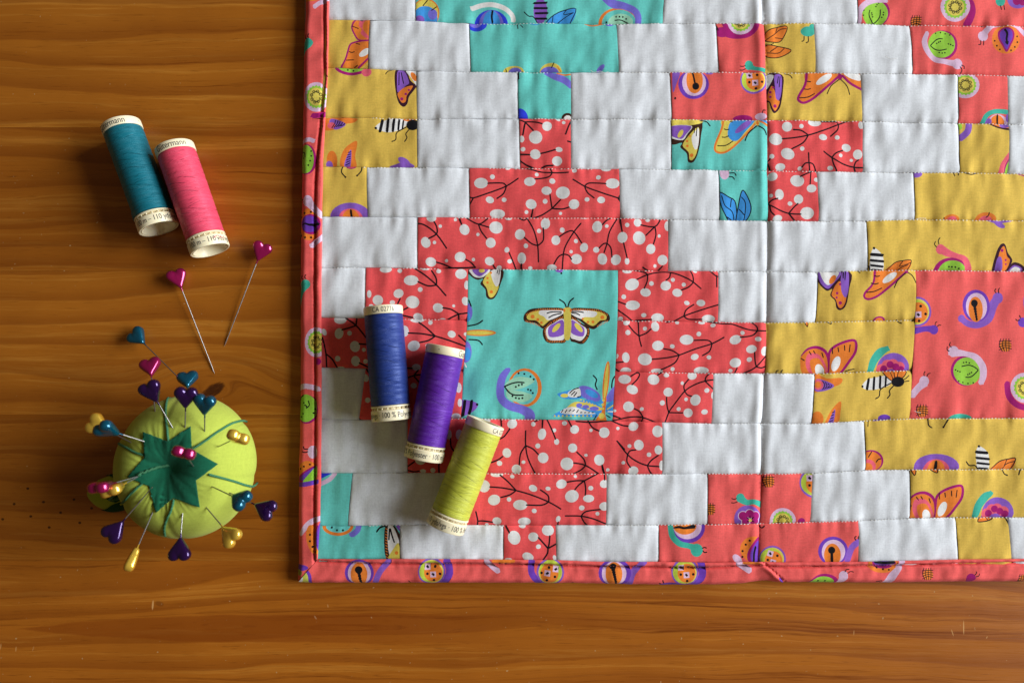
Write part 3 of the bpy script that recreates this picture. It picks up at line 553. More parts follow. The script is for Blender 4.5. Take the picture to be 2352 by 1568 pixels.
p.blobs([(880, 1070, 55, 30), (1005, 1080, 22, 20), (1355, 1085, 22, 20), (1235, 1060, 40, 18), (1108, 1168, 66, 46), (1190, 1250, 22, 22), (1555, 1110, 52, 46), (995, 1285, 46, 40), (810, 1345, 48, 46), (1120, 1362, 62, 55), (940, 1365, 24, 20), (732, 1290, 20, 35), (1350, 1415, 48, 42), (1490, 1397, 14, 14), (1605, 1210, 22, 40), (1595, 1355, 32, 40), (1170, 1495, 45, 35), (750, 1395, 20, 14), (1390, 1520, 30, 14)])
p.lines([[(1110, 1042), (1230, 1120), (1335, 1210), (1420, 1305)], [(1335, 1210), (1332, 1150), (1290, 1080)], [(1335, 1210), (1260, 1218), (1170, 1180)], [(1010, 1330), (985, 1380)], [(1080, 1410), (1030, 1435)], [(1395, 1415), (1470, 1430), (1535, 1470)], [(1535, 1470), (1625, 1458)], [(1535, 1470), (1480, 1495), (1435, 1520)], [(1535, 1470), (1535, 1520)], [(1030, 1480), (1120, 1500)], [(950, 1050), (1050, 1045), (1120, 1050)]], 12)
p = PRT[6, 3] = Print('B7')
p.blobs([(268, 288, 60, 48), (380, 355, 44, 36), (430, 280, 20, 20), (548, 300, 45, 40), (608, 250, 18, 18), (645, 358, 42, 34), (700, 290, 18, 18), (228, 178, 40, 18), (198, 392, 20, 20), (272, 462, 60, 40), (365, 545, 22, 18), (480, 567, 54, 38), (725, 443, 24, 18), (843, 443, 36, 28), (905, 575, 56, 34), (170, 575, 22, 18), (795, 178, 20, 14)])
p.lines([[(310, 245), (400, 205), (500, 185), (600, 190), (700, 225), (780, 270), (845, 322)], [(400, 205), (370, 185), (290, 168)], [(400, 205), (395, 260), (370, 320)], [(590, 190), (580, 230), (550, 255)], [(780, 270), (775, 220), (752, 168)], [(780, 270), (740, 310), (680, 335)], [(140, 428), (215, 455)], [(140, 495), (210, 545), (280, 598)], [(300, 588), (430, 580)], [(600, 608), (700, 553), (850, 500), (998, 455)], [(700, 553), (720, 500), (785, 455)], [(700, 553), (740, 578), (850, 580)], [(915, 168), (965, 215), (1000, 222)], [(975, 215), (975, 310)]], 10)
p = PRT[6, 6] = Print('B8')
p.G([(320, 345), (325, 430), (380, 485), (420, 472), (405, 520), (440, 560), (450, 612), (480, 628), (520, 590), (545, 470), (552, 345)], WING).G([(330, 345), (335, 425), (385, 470), (420, 445), (490, 345)], VIO).G([(345, 340), (475, 340), (405, 440), (358, 415)], OFF).O(425, 402, 20, 38, ORA, 32)
p.G([(415, 508), (470, 415), (520, 470), (518, 560), (490, 610), (465, 605), (445, 550)], ORA).G([(500, 345), (540, 345), (540, 470), (518, 535), (488, 490), (482, 400)], VIO).dots([(478, 575, 13), (455, 503, 10), (478, 437, 9), (452, 535, 8)], 10, MAG).lines([[(505, 345), (500, 392)], [(520, 345), (513, 405)]], 7)
bw = [(735, 330), (720, 430), (660, 500), (655, 535), (690, 548), (760, 520), (860, 440), (970, 340), (960, 325)]
p.G(bw, ORA).O(845, 388, 62, 24, OFF, -36).L(bw[:8], 16, MAG).lines([[(730, 375), (750, 380), (770, 375)], [(705, 430), (735, 436), (760, 430)], [(670, 498), (730, 490), (785, 465)], [(970, 348), (905, 405), (875, 462)], [(970, 348), (1010, 375), (1040, 430)], [(618, 335), (630, 352)]], 8).O(968, 345, 12, 14, MAG).O(770, 706, 48, 34, MAG).O(770, 706, 34, 22, ORA).L([(900, 700), (912, 722), (930, 728)], 8)
p = PRT[6, 7] = Print('B8')
p.diamond(1042, 640, 108).L([(1020, 782), (1110, 765), (1170, 770)], [50, 40, 60], PUR).head(1170, 772, 32, PUR, [(1180, 742), (1180, 722), (1192, 714)], [(1192, 750), (1208, 738), (1222, 740)])
p.L([(1372, 690), (1425, 728), (1500, 735), (1570, 690), (1605, 600), (1640, 545)], [45, 48, 50, 62, 66, 60], VIO).O(1372, 690, 28, 28, VIO).O(1483, 595, 102, 118, PUR).O(1486, 602, 79, 102, LIL).O(1480, 622, 53, 94, ORA).O(1472, 576, 25, 27, K)
for i in range(6): p.O(1474 + i * 2.4, 600 + i * 19, 13 - i, 12, K)
p.head(1645, 538, 38, VIO, [(1632, 500), (1622, 485), (1630, 470)], [(1652, 500), (1648, 480), (1656, 466)]).ball(1692, 885, 46)
p.leaf(1412, 1076, 108, 180).L([(1310, 940), (1400, 948), (1480, 975), (1530, 1040), (1535, 1110), (1518, 1160)], [66, 40, 48, 52, 50, 40], LIL).head(1316, 932, 38, LIL, [(1285, 930), (1270, 918), (1272, 898)], [(1300, 900), (1288, 885), (1294, 865)])
p.L([(1102, 1165), (1060, 1200), (1015, 1255)], [60, 50, 50], LIL).head(1102, 1150, 35, LIL, [(1103, 1112), (1100, 1095), (1108, 1080)], [(1122, 1115), (1130, 1098), (1145, 1092)]).ball(1085, 1368, 46)
p.L([(1712, 1170), (1725, 1260), (1780, 1325), (1860, 1350)], 44, MAG).flower(1840, 1200, 102, 1, 1.1).O(1365, 1432, 92, 42, TEAL).O(1825, 718, 36, 36, PUR).lines([[(1800, 700), (1785, 705), (1772, 695)], [(1808, 685), (1800, 668)]], 8).O(1850, 570, 22, 60, VIO)
p = PRT[7, 0] = Print('B5')
p.blobs([(150, 310, 60, 42), (137, 443, 42, 52), (238, 440, 22, 24), (290, 568, 48, 54), (375, 600, 20, 20), (122, 685, 26, 28), (295, 708, 42, 50), (392, 712, 22, 22), (890, 308, 70, 30), (1018, 338, 22, 22), (765, 420, 45, 55), (858, 562, 60, 50), (1223, 450, 40, 34), (990, 560, 20, 20), (880, 770, 44, 34), (-5, 430, 22, 34), (1362, 450, 24, 18), (150, 775, 40, 14)])
p.lines([[(195, 292), (300, 365), (395, 480)], [(300, 365), (305, 285)], [(300, 365), (230, 390), (165, 408)], [(330, 543), (400, 548)], [(330, 725), (420, 770)], [(-25, 480), (10, 640), (15, 785)], [(10, 640), (70, 690), (118, 775)], [(905, 335), (980, 390), (1065, 468)], [(805, 438), (930, 445), (1065, 468)], [(1065, 468), (1000, 510), (915, 530)], [(1065, 468), (1200, 510), (1385, 578)], [(1290, 460), (1375, 540)], [(785, 775), (840, 778)]], 13)
p = PRT[7, 1] = Print('B7')
p.blobs([(222, 605, 30, 24), (232, 690, 22, 22), (375, 657, 18, 18), (460, 640, 34, 42), (645, 606, 18, 16), (603, 805, 20, 18), (483, 800, 50, 42), (722, 750, 58, 42), (825, 702, 20, 20), (375, 913, 58, 50), (215, 898, 32, 44), (790, 893, 34, 26), (910, 897, 20, 18), (605, 995, 18, 18), (215, 1008, 45, 28), (475, 1012, 50, 22), (845, 1008, 62, 32), (1090, 1008, 18, 16), (1130, 942, 48, 40), (1130, 750, 50, 38), (1190, 693, 18, 18), (1318, 745, 26, 20), (1263, 828, 44, 34), (1248, 915, 22, 20), (1375, 845, 32, 40), (850, 606, 30, 16), (945, 630, 22, 16), (138, 890, 14, 24)])
p.lines([[(320, 592), (325, 720), (345, 805)], [(240, 630), (280, 680), (325, 720)], [(325, 720), (385, 695), (425, 660)], [(435, 913), (560, 900), (660, 878), (800, 825), (935, 783), (1035, 730)], [(660, 878), (600, 840), (530, 825)], [(660, 878), (620, 945), (510, 1000)], [(935, 783), (900, 755), (785, 755)], [(935, 783), (915, 845), (855, 882)], [(120, 942), (195, 935)], [(120, 985), (160, 1015)], [(900, 598), (1010, 615), (1110, 620), (1220, 660), (1315, 675), (1405, 675)], [(1315, 675), (1310, 640), (1265, 598)], [(1315, 675), (1270, 715), (1170, 730)], [(1290, 855), (1295, 930), (1305, 975)], [(1390, 885), (1330, 950), (1305, 975)], [(1305, 975), (1350, 985), (1395, 968)], [(1305, 975), (1260, 1005), (1205, 1030)], [(1145, 985), (1128, 1030)], [(555, 605), (590, 598)]], 10)
p = PRT[7, 2] = Print('B8')
p.bfly(393, 1088, 1.0).bsnail(870, 1075, 1.0).L([(518, 1080), (550, 1068), (585, 1062)], 8).L([(10, 1092), (8, 1078), (22, 1072)], 8).L([(45, 1090), (42, 1078), (54, 1070)], 8)
p.G([(215, 712), (247, 712), (235, 750)], ORA).L([(215, 710), (235, 750), (247, 712)], 7).L([(378, 710), (410, 730), (416, 712)], 8).L([(900, 695), (910, 715), (930, 725)], 9).L([(1010, 708), (1025, 702)], 9)
p = PRT[8, 1] = Print('B5')
p.blobs([(390, 870, 30, 40), (412, 1085, 26, 26), (855, 945, 30, 26), (1290, 965, 28, 50), (1302, 1110, 22, 40), (1265, 1240, 45, 30), (880, 770, 40, 30)]).lines([[(855, 850), (910, 915)], [(795, 870), (855, 850), (930, 838)], [(855, 850), (900, 795)], [(320, 1255), (345, 1278), (390, 1282)], [(395, 780), (420, 820)]], 13)
p = PRT[8, 2] = Print('B7')
p.blobs([(205, 1080, 52, 38), (445, 1082, 50, 44), (553, 1046, 24, 18), (770, 1050, 40, 34), (268, 1165, 50, 38), (685, 1112, 14, 16), (568, 1187, 40, 38), (718, 1247, 16, 16), (795, 1253, 42, 48), (520, 1277, 22, 22), (238, 1308, 46, 44), (348, 1328, 18, 16), (657, 1328, 18, 18), (735, 1360, 38, 38), (872, 1352, 28, 22), (890, 1173, 22, 20), (942, 1215, 14, 30), (120, 1342, 16, 12)])
p.lines([[(255, 1055), (310, 1025), (330, 1040), (310, 1080), (265, 1125)], [(480, 1045), (515, 1022)], [(955, 1082), (875, 1095), (790, 1125), (705, 1180), (620, 1290), (575, 1358), (542, 1455)], [(875, 1095), (885, 1060), (920, 1028)], [(875, 1095), (955, 1172)], [(705, 1180), (700, 1130), (740, 1080)], [(705, 1180), (730, 1210), (765, 1222)], [(555, 1230), (560, 1300), (575, 1358)], [(575, 1358), (690, 1360)], [(285, 1325), (330, 1350), (360, 1400)], [(90, 1428), (170, 1412), (260, 1395), (360, 1400), (490, 1450)], [(360, 1400), (345, 1440)], [(95, 1378), (170, 1405)]], 10)
p = PRT[8, 5] = Print('B8')
p.G([(290, 1088), (380, 1130), (490, 1128), (480, 1172), (400, 1202), (330, 1228), (285, 1220)], ORA).G([(310, 1135), (432, 1180), (380, 1218), (295, 1222)], VIO).O(318, 1178, 38, 38, PINK).O(315, 1178, 24, 24, ORA)
for i in range(4): p.L([(350 + i * 20, 1150 + i * 9), (365 + i * 16, 1180 + i * 3), (350 + i * 14, 1212 - i * 4)], 6)
p.bee([(640, 1190), (680, 1140), (760, 1120), (850, 1108), (862, 1160), (800, 1200), (690, 1215)], [([(692, 1135), (678, 1210)], 20), ([(735, 1122), (727, 1210)], 18), ([(780, 1115), (774, 1202)], 17), ([(820, 1112), (814, 1192)], 14)], (644, 1190, 9))
bw = [(802, 1072), (965, 1068), (935, 1130), (862, 1150)]
p.G(bw, ORA).L(bw, 7, K, 4, True).lines([[(850, 1075), (868, 1135)], [(880, 1075), (882, 1130)], [(915, 1075), (898, 1130)]], 6).O(905, 1155, 48, 38, K).lines([[(945, 1140), (965, 1130), (988, 1108)], [(945, 1155), (990, 1148)]], 7).L([(855, 1165), (780, 1210), (770, 1260), (742, 1280)], 9).L([(880, 1180), (845, 1220), (850, 1250), (832, 1275)], 9)
p.O(310, 1435, 46, 62, ORA).G([(370, 1475), (410, 1370), (482, 1298), (482, 1380), (462, 1475)], ORA).G([(388, 1475), (442, 1355), (430, 1475)], VIO).O(810, 1422, 46, 26, PUR).L([(735, 1442), (860, 1438)], 16, VIO)
for i in range(4): p.L([(398 + i * 8, 1450 - i * 22), (428 + i * 3, 1440 - i * 22)], 7)
# the turquoise centre block
p = PRT[6, 2] = Print('B6')
p.G([(252, 158), (270, 210), (330, 248), (382, 240), (358, 282), (400, 330), (408, 390), (440, 414), (482, 395), (522, 300), (538, 158)], BRN).G([(272, 158), (440, 158), (385, 225), (320, 228), (285, 200)], OFF).G([(295, 158), (425, 158), (365, 216), (318, 205)], VIO).O(370, 172, 26, 18, YEL)
p.G([(380, 262), (440, 180), (475, 240), (512, 300), (490, 360), (460, 396), (430, 388), (412, 320)], YEL).G([(448, 172), (525, 165), (518, 270), (492, 306), (460, 250)], OFF).dots([(447, 190, 10), (418, 235, 10), (418, 272, 11), (450, 350, 15)], 10, ORA).lines([[(505, 165), (498, 195)], [(520, 165), (514, 205)]], 7)
p.O(1018, 168, 36, 22, VIO).O(1035, 196, 9, 9, K)
p.G([(1052, 490), (950, 483), (850, 486), (770, 498), (724, 545), (724, 592), (770, 607), (820, 612), (860, 645), (890, 655), (960, 594), (1062, 552)], BRN).G([(1045, 510), (940, 504), (850, 508), (780, 522), (747, 555), (762, 584), (825, 590), (870, 630), (888, 630), (950, 580), (1045, 535)], YEL).G([(1048, 508), (940, 504), (858, 508), (850, 538), (890, 558), (932, 588), (1048, 535)], OFF).dots([(795, 557, 17), (838, 582, 13), (868, 608, 11)], 10, ORA).L([(1035, 518), (960, 518), (915, 530)], 10).L([(1035, 530), (970, 545), (930, 567)], 10)
p.G([(1118, 490), (1250, 485), (1360, 498), (1432, 540), (1436, 592), (1380, 602), (1330, 650), (1300, 662), (1260, 645), (1180, 585), (1112, 556)], BRN).G([(1122, 508), (1250, 504), (1350, 516), (1410, 547), (1405, 583), (1360, 590), (1310, 632), (1265, 622), (1190, 568), (1122, 540)], YEL).G([(1122, 508), (1240, 504), (1332, 520), (1310, 560), (1232, 560), (1200, 576), (1122, 540)], OFF).dots([(1378, 563, 17), (1300, 600, 13), (1258, 602, 11), (1215, 575, 9)], 10, ORA).L([(1122, 515), (1180, 515), (1220, 522)], 10).L([(1122, 526), (1160, 530), (1190, 545)], 10)
p.G([(1062, 552), (960, 590), (888, 650), (882, 720), (918, 772), (1000, 778), (1078, 755)], BRN).G([(1055, 578), (970, 612), (912, 655), (908, 710), (935, 750), (1000, 755), (1062, 735)], OFF).G([(1050, 588), (985, 608), (928, 650), (940, 727), (1058, 702)], VIO).O(993, 650, 20, 48, YEL, 42)
p.G([(1112, 558), (1200, 608), (1268, 650), (1268, 720), (1218, 784), (1150, 772), (1108, 742)], BRN).G([(1118, 580), (1195, 622), (1246, 660), (1242, 710), (1200, 757), (1150, 747), (1112, 722)], OFF).G([(1118, 588), (1185, 622), (1228, 655), (1216, 722), (1118, 692)], VIO).O(1180, 648, 20, 48, YEL, -42)
# the striped edge of the butterfly's wings
for (a, b, n) in (((1045, 498), (850, 496), 13), ((850, 496), (735, 545), 9), ((733, 592), (860, 635), 10), ((1050, 560), (960, 598), 7), ((955, 602), (895, 660), 6), ((894, 665), (920, 765), 8), ((925, 767), (1070, 762), 10), ((1125, 498), (1350, 502), 15), ((1352, 506), (1425, 545), 6), ((1425, 592), (1330, 640), 8), ((1120, 566), (1200, 612), 7), ((1260, 655), (1260, 715), 5), ((1255, 725), (1212, 775), 5)):
    for i in range(n):
        t = (i + .5) / n; x = a[0] + (b[0] - a[0]) * t; y = a[1] + (b[1] - a[1]) * t; d = math.hypot(b[0] - a[0], b[1] - a[1]); ux, uy = -(b[1] - a[1]) / d, (b[0] - a[0]) / d
        p.L([(x - ux * 7, y - uy * 7), (x + ux * 7 + 3, y + uy * 7)], 5, ORA)
p.G([(1060, 485), (1085, 476), (1115, 490), (1116, 560), (1120, 640), (1106, 740), (1085, 754), (1060, 735), (1058, 600), (1052, 505)], YEL).O(1060, 505, 9, 16, ORA).O(1114, 505, 8, 16, ORA).L([(1076, 478), (1060, 442), (1020, 415)], 12).L([(1090, 478), (1105, 432), (1138, 403)], 12)
p.O(248, 520, 45, 78, PERI).O(238, 850, 48, 90, PERI).O(250, 870, 28, 55, BLU).O(252, 560, 22, 40, BLU).O(350, 692, 140, 27, ORA).O(345, 692, 125, 17, YEL).L([(255, 635), (330, 620), (378, 590)], 12).L([(262, 748), (340, 755), (375, 790)], 12).L([(262, 420), (282, 470)], 12).L([(225, 945), (240, 975)], 12, OFF)
p.G([(195, 1258), (290, 1262), (340, 1290), (310, 1340), (240, 1380), (190, 1385)], VIO).L([(228, 1262), (222, 1320), (212, 1380)], 26).L([(285, 1264), (278, 1320), (264, 1368)], 26).O(332, 1290, 11, 11, K)
p.O(730, 1150, 142, 162, ORA).O(724, 1150, 116, 142, TQL).G([(570, 1115), (680, 1058), (812, 1090), (720, 1150), (600, 1172)], PALE).G([(580, 1178), (700, 1180), (795, 1220), (720, 1272), (600, 1250)], PALE)
p.L([(590, 1000), (545, 1060), (525, 1150), (535, 1240), (600, 1300), (700, 1330), (768, 1370), (770, 1420)], [45, 62, 66, 68, 70, 72, 85, 90], PERI).L([(560, 1140), (620, 1115), (670, 1105), (725, 1108)], 12).L([(562, 1142), (600, 1190), (650, 1212), (718, 1212)], 12).dots([(678, 1030), (726, 1035), (777, 1057), (805, 1080), (655, 1143), (680, 1130), (706, 1123), (757, 1165), (780, 1172), (797, 1195), (627, 1220), (655, 1235), (682, 1240), (710, 1237)], 9)
p.G([(1385, 1265), (1300, 1180), (1240, 1138), (1190, 1150), (1022, 1192), (1008, 1215), (1060, 1242), (1150, 1246), (1250, 1240), (1350, 1285)], BLU).O(1270, 1200, 105, 52, PERI, 28).O(1290, 1200, 60, 26, BLU, 28).O(1062, 1216, 34, 17, YEL).G([(1092, 1190), (1180, 1148), (1195, 1220), (1110, 1230)], OFF).lines([[(1105, 1195), (1140, 1165), (1180, 1152)], [(1120, 1210), (1150, 1180)], [(1140, 1222), (1165, 1190)], [(1170, 1228), (1200, 1222)]], 9)
p.G([(1385, 1325), (1300, 1258), (1200, 1258), (1050, 1330), (965, 1382), (1000, 1392), (1150, 1385), (1330, 1398), (1390, 1352)], BLU).G([(1150, 1268), (1300, 1290), (1385, 1330), (1300, 1342), (1180, 1312), (1070, 1338)], YEL).G([(1025, 1352), (1120, 1308), (1250, 1345), (1318, 1368), (1100, 1372)], OFF).O(1185, 1298, 26, 18, PERI).O(1240, 1310, 30, 16, PERI).O(1310, 1325, 40, 18, PERI)
for i in range(9): p.L([(1035 + i * 32, 1358 - (30 if 1 < i < 4 else 0) * .4), (1050 + i * 32, 1335 + (i > 4) * 22)], 8)
p.dots([(980 + i * 34, 1386) for i in range(10)], 8, YEL).dots([(1200 + i * 24, 1252 + i * 9) for i in range(6)], 7, YEL)
p.G([(1405, 1265), (1440, 1180), (1500, 1130), (1500, 1250)], PERI).G([(1405, 1300), (1490, 1255), (1490, 1395), (1405, 1345)], BLU).L([(1420, 1330), (1480, 1290)], 10, YEL).L([(1425, 1350), (1480, 1350)], 10, OFF)
p.O(1410, 1095, 26, 168, ORA, 6).O(1410, 1095, 14, 150, YEL, 6).G([(1398, 1235), (1380, 1300), (1370, 1360), (1332, 1400), (1330, 1432), (1412, 1432), (1402, 1370), (1408, 1300), (1414, 1240)], ORA).dots([(1388, 1255, 11), (1383, 1290, 11), (1385, 1325, 10), (1372, 1385, 26)], 10, YEL).L([(1335, 1165), (1320, 1125), (1330, 1082), (1302, 1048)], 12).L([(1456, 1150), (1462, 1095), (1482, 1055)], 12).L([(1330, 1380), (1305, 1425)], 9).L([(1410, 1380), (1445, 1400)], 9)
p = PRT[9, 1] = Print('C2')
p.blobs([(880, 185, 40, 36), (1113, 265, 32, 45), (1228, 325, 20, 24), (1080, 357, 20, 20), (1045, 187, 18, 18), (1210, 235, 16, 16), (1290, 180, 20, 18), (1368, 228, 36, 34), (1497, 235, 14, 14), (1600, 253, 42, 42), (1708, 220, 14, 12), (838, 412, 34, 38), (780, 493, 22, 20), (1122, 450, 42, 42), (968, 484, 16, 14), (913, 540, 38, 38), (1353, 373, 36, 36), (1458, 430, 14, 12), (1308, 497, 50, 50), (1562, 468, 40, 44), (1628, 548, 12, 12), (1745, 490, 10, 12), (465, 270, 28, 42), (385, 270, 20, 40), (160, 470, 42, 34), (180, 555, 24, 16), (258, 548, 20, 20), (680, 158, 30, 16)])
p.lines([[(792, 142), (795, 205)], [(860, 225), (820, 280), (785, 302)], [(985, 240), (985, 355), (1005, 460), (1060, 575)], [(985, 355), (945, 420), (935, 505)], [(985, 355), (1040, 380), (1085, 425)], [(1120, 142), (1115, 215)], [(1148, 142), (1190, 230), (1220, 305)], [(1055, 168), (1105, 145)], [(1315, 148), (1345, 205)], [(1475, 162), (1510, 215), (1560, 240)], [(1385, 405), (1440, 460), (1455, 510)], [(1360, 490), (1455, 510), (1560, 578)], [(1455, 510), (1420, 545), (1365, 575)], [(1585, 508), (1608, 585)], [(715, 488), (770, 465), (805, 440)], [(395, 300), (400, 360), (420, 395)], [(50, 525), (115, 480)], [(50, 545), (110, 560), (150, 555)], [(305, 490), (305, 575)], [(1702, 320), (1760, 385)], [(1380, 165), (1500, 172), (1660, 158)]], 10)
p.f('C3').blobs([(262, 205, 40, 34), (140, 220, 14, 14), (450, 243, 42, 46), (303, 350, 38, 42), (230, 358, 16, 16), (382, 425, 18, 18), (455, 388, 30, 36), (260, 552, 40, 36), (183, 488, 14, 14), (62, 545, 14, 14), (8, 470, 26, 36), (482, 510, 20, 40)])
p.lines([[(90, 160), (170, 195), (220, 203)], [(135, 320), (215, 425), (290, 480), (370, 510), (460, 518)], [(215, 425), (235, 395), (280, 388)], [(215, 425), (210, 480), (238, 525)], [(370, 510), (400, 470), (455, 430)], [(370, 510), (385, 550), (415, 592)], [(15, 510), (38, 590)]], 10)
p = PRT[9, 4] = Print('C4')
p.O(555, 478, 102, 90, MAG).O(550, 482, 92, 82, ORA).O(535, 525, 65, 62, PINK).O(530, 535, 45, 45, ORA).L([(560, 405), (535, 445)], 9).L([(635, 458), (615, 465), (600, 485)], 9)
p.O(1065, 525, 176, 106, VIO).O(1065, 555, 104, 95, PINK).O(1065, 555, 70, 88, ORA).L([(1065, 478), (1066, 548)], 19)
p.bee([(1405, 360), (1470, 410), (1476, 480), (1468, 555), (1390, 555), (1375, 420)], [([(1380, 405), (1465, 412)], 24), ([(1378, 450), (1478, 460)], 20), ([(1385, 490), (1475, 500)], 18), ([(1395, 530), (1465, 535)], 15)], (1402, 360, 10))
bw = [(1485, 550), (1560, 480), (1640, 460), (1695, 458), (1655, 550)]
p.L([(1300, 480), (1325, 510), (1365, 510), (1388, 535)], 10).G(bw, ORA).L(bw, 8).lines([[(1625, 465), (1605, 510)], [(1690, 478), (1620, 500), (1590, 545)]], 7).L([(1008, 150), (1010, 195), (1035, 215)], 10).L([(1158, 150), (1120, 210)], 10).O(1120, 210, 8, 8, K).L([(545, 160), (535, 205)], 9).L([(580, 160), (690, 152)], 9, PUR)
p = PRT[10, 0] = Print('C1'); p.G([(255, 620), (275, 608), (340, 572), (255, 570)], DEEP).L([(260, 655), (330, 620), (372, 572)], 34, LIL)
p = PRT[10, 2] = Print('C2')
p.blobs([(760, 580, 50, 20), (880, 597, 18, 14), (660, 672, 46, 48), (738, 780, 48, 42), (1043, 688, 34, 26), (1160, 690, 20, 16), (855, 775, 18, 18), (943, 818, 56, 40), (1052, 865, 20, 18), (760, 945, 36, 30), (975, 950, 50, 34), (1265, 655, 42, 36), (1375, 597, 14, 12), (1495, 687, 20, 18), (1602, 655, 36, 32), (1347, 750, 54, 48), (1478, 768, 44, 30), (1425, 842, 22, 20), (1602, 830, 40, 34), (1548, 888, 16, 16), (1240, 930, 18, 26), (680, 972, 15, 10)])
p.lines([[(785, 585), (850, 640), (910, 705)], [(705, 677), (800, 685), (910, 705)], [(910, 705), (860, 740), (790, 760)], [(910, 705), (1030, 740), (1165, 795), (1260, 850)], [(1165, 795), (1160, 745), (1100, 700)], [(1165, 795), (1110, 820), (990, 818)], [(1310, 640), (1380, 630), (1445, 630)], [(1565, 568), (1500, 600), (1445, 630)], [(1445, 630), (1400, 665), (1370, 700)], [(1445, 630), (1455, 690), (1452, 740)], [(1605, 572), (1605, 625)], [(1295, 905), (1420, 908), (1520, 930), (1630, 975)], [(1420, 908), (1460, 870), (1570, 855)], [(1420, 908), (1440, 950), (1475, 988)], [(595, 870), (610, 945), (603, 988)], [(610, 945), (660, 945), (725, 955)], [(1240, 955), (1238, 990)]], 10)
p = PRT[10, 4] = Print('C3')
p.ball(855, 850, 46).L([(1100, 768), (1150, 800), (1210, 795), (1285, 830)], [66, 45, 40, 50], TEAL).head(1100, 765, 34, TEAL, [(1032, 768), (1050, 776), (1070, 768)], [(1030, 802), (1050, 804), (1075, 795)])
p.O(1158, 928, 106, 106, VIO)
fl = ((1120, 905, 34), (1172, 888, 32), (1215, 905, 34), (1140, 948, 30), (1208, 948, 34))
for x, y, r in fl: p.O(x, y, r + 6, r + 5, LIL)
for x, y, r in fl: p.O(x, y, r, r, MAG)
p.lines([[(1175, 935), (1150, 918)], [(1175, 935), (1172, 905)], [(1175, 935), (1200, 915)], [(1175, 938), (1150, 950)], [(1175, 938), (1205, 950)]], 8).O(1175, 938, 13, 13, YEL)
p = PRT[10, 5] = Print('C3'); p.ball(1318, 632, 48).flower(1432, 945, 102).diamond(1680, 650, 112).O(1578, 948, 28, 28, MAG)
p = PRT[10, 7] = Print('C4')
p.bfly(1056, 920, 1.06).bsnail(1545, 900, 1.06).G([(870, 542), (912, 540), (893, 588)], ORA).L([(870, 545), (893, 588), (912, 542)], 8).G([(1025, 540), (1082, 538), (1075, 570)], ORA).L([(1030, 548), (1072, 568), (1082, 540)], 8).L([(1590, 535), (1603, 575), (1630, 588)], 10).L([(1738, 535), (1710, 582)], 10).L([(1800, 540), (1790, 570)], 10)
p = PRT[11, 0] = Print('C1')
p.O(395, 985, 122, 76, ORA).O(395, 985, 97, 52, TQL).dots([(345, 998), (388, 1017), (435, 1018)], 9).L([(558, 985), (548, 1020), (508, 1052)], 44, PERI)
p.G([(765, 980), (832, 978), (888, 1075), (888, 1245), (772, 1245)], BRN).G([(786, 980), (820, 980), (862, 1060), (872, 1130), (798, 1210)], OFF).G([(788, 1245), (832, 1160), (872, 1118), (880, 1245)], YEL).O(855, 1195, 14, 15, ORA).G([(845, 980), (888, 980), (888, 1030)], VIO)
for i in range(11): p.L([(770, 1005 + i * 22), (784, 1012 + i * 22)], 6, ORA)
p.lines([[(800, 1008), (795, 1092)], [(806, 1008), (820, 1060), (838, 1112)]], 10).L([(700, 1030), (722, 1000), (762, 985)], 13)
p = PRT[11, 2] = Print('C2')
p.blobs([(895, 1075, 48, 56), (1160, 1020, 48, 42), (1045, 1070, 40, 36), (1085, 1145, 20, 18), (1003, 1225, 46, 34), (958, 985, 28, 18), (850, 1248, 30, 14), (1212, 1232, 14, 22)]).lines([[(826, 976), (858, 1035)], [(1085, 1075), (1130, 1125), (1160, 1160)], [(1175, 1062), (1170, 1120), (1160, 1160)], [(1235, 1120), (1160, 1160)], [(1160, 1160), (1155, 1200), (1120, 1252)]], 11)
p = PRT[11, 4] = Print('C3')
p.O(690, 985, 132, 132, PUR).O(685, 985, 112, 102, LIL).O(665, 985, 92, 66, ORA).L([(580, 998), (620, 992), (660, 1000), (735, 990)], [12, 20, 18, 30], K).L([(550, 975), (565, 1060), (620, 1120), (700, 1140), (750, 1160)], [40, 46, 46, 44, 70], TEAL).head(756, 1172, 48, TEAL, [(800, 1158), (815, 1150), (832, 1155)], [(805, 1178), (818, 1190), (835, 1188)])
p.O(1205, 1165, 108, 100, ORA).G([(1232, 1075), (1160, 1180), (1165, 1262), (1265, 1262), (1265, 1100)], MAG).G([(1228, 1105), (1178, 1190), (1190, 1262), (1260, 1262), (1260, 1120)], PUR).L([(1218, 1150), (1206, 1200), (1205, 1262)], 17).dots([(1172, 1098), (1142, 1130), (1117, 1180), (1115, 1225)], 9).O(1075, 1242, 46, 28, LIL, 45)
p = PRT[11, 5] = Print('C3')
p.diamond(1350, 1245, 106, 20).L([(1250, 982), (1268, 1000), (1290, 985)], 10).f('C4').O(255, 1178, 118, 112, PUR).O(258, 1184, 93, 94, LIL).O(250, 1210, 66, 90, ORA).O(245, 1172, 28, 28, K).L([(245, 1185), (250, 1270)], 20).L([(372, 1250), (405, 1150), (470, 1100)], 52, VIO).lines([[(432, 1092), (422, 1075), (434, 1062)], [(460, 1088), (450, 1075), (460, 1060)]], 9)
p = PRT[11, 7] = Print('C4'); bw = [(1392, 945), (1420, 915), (1520, 912), (1482, 942), (1410, 952)]; p.G(bw, ORA).L(bw, 8, K, 4, True).L([(1470, 918), (1475, 940)], 7).L([(1612, 918), (1630, 960), (1645, 1000)], 11)
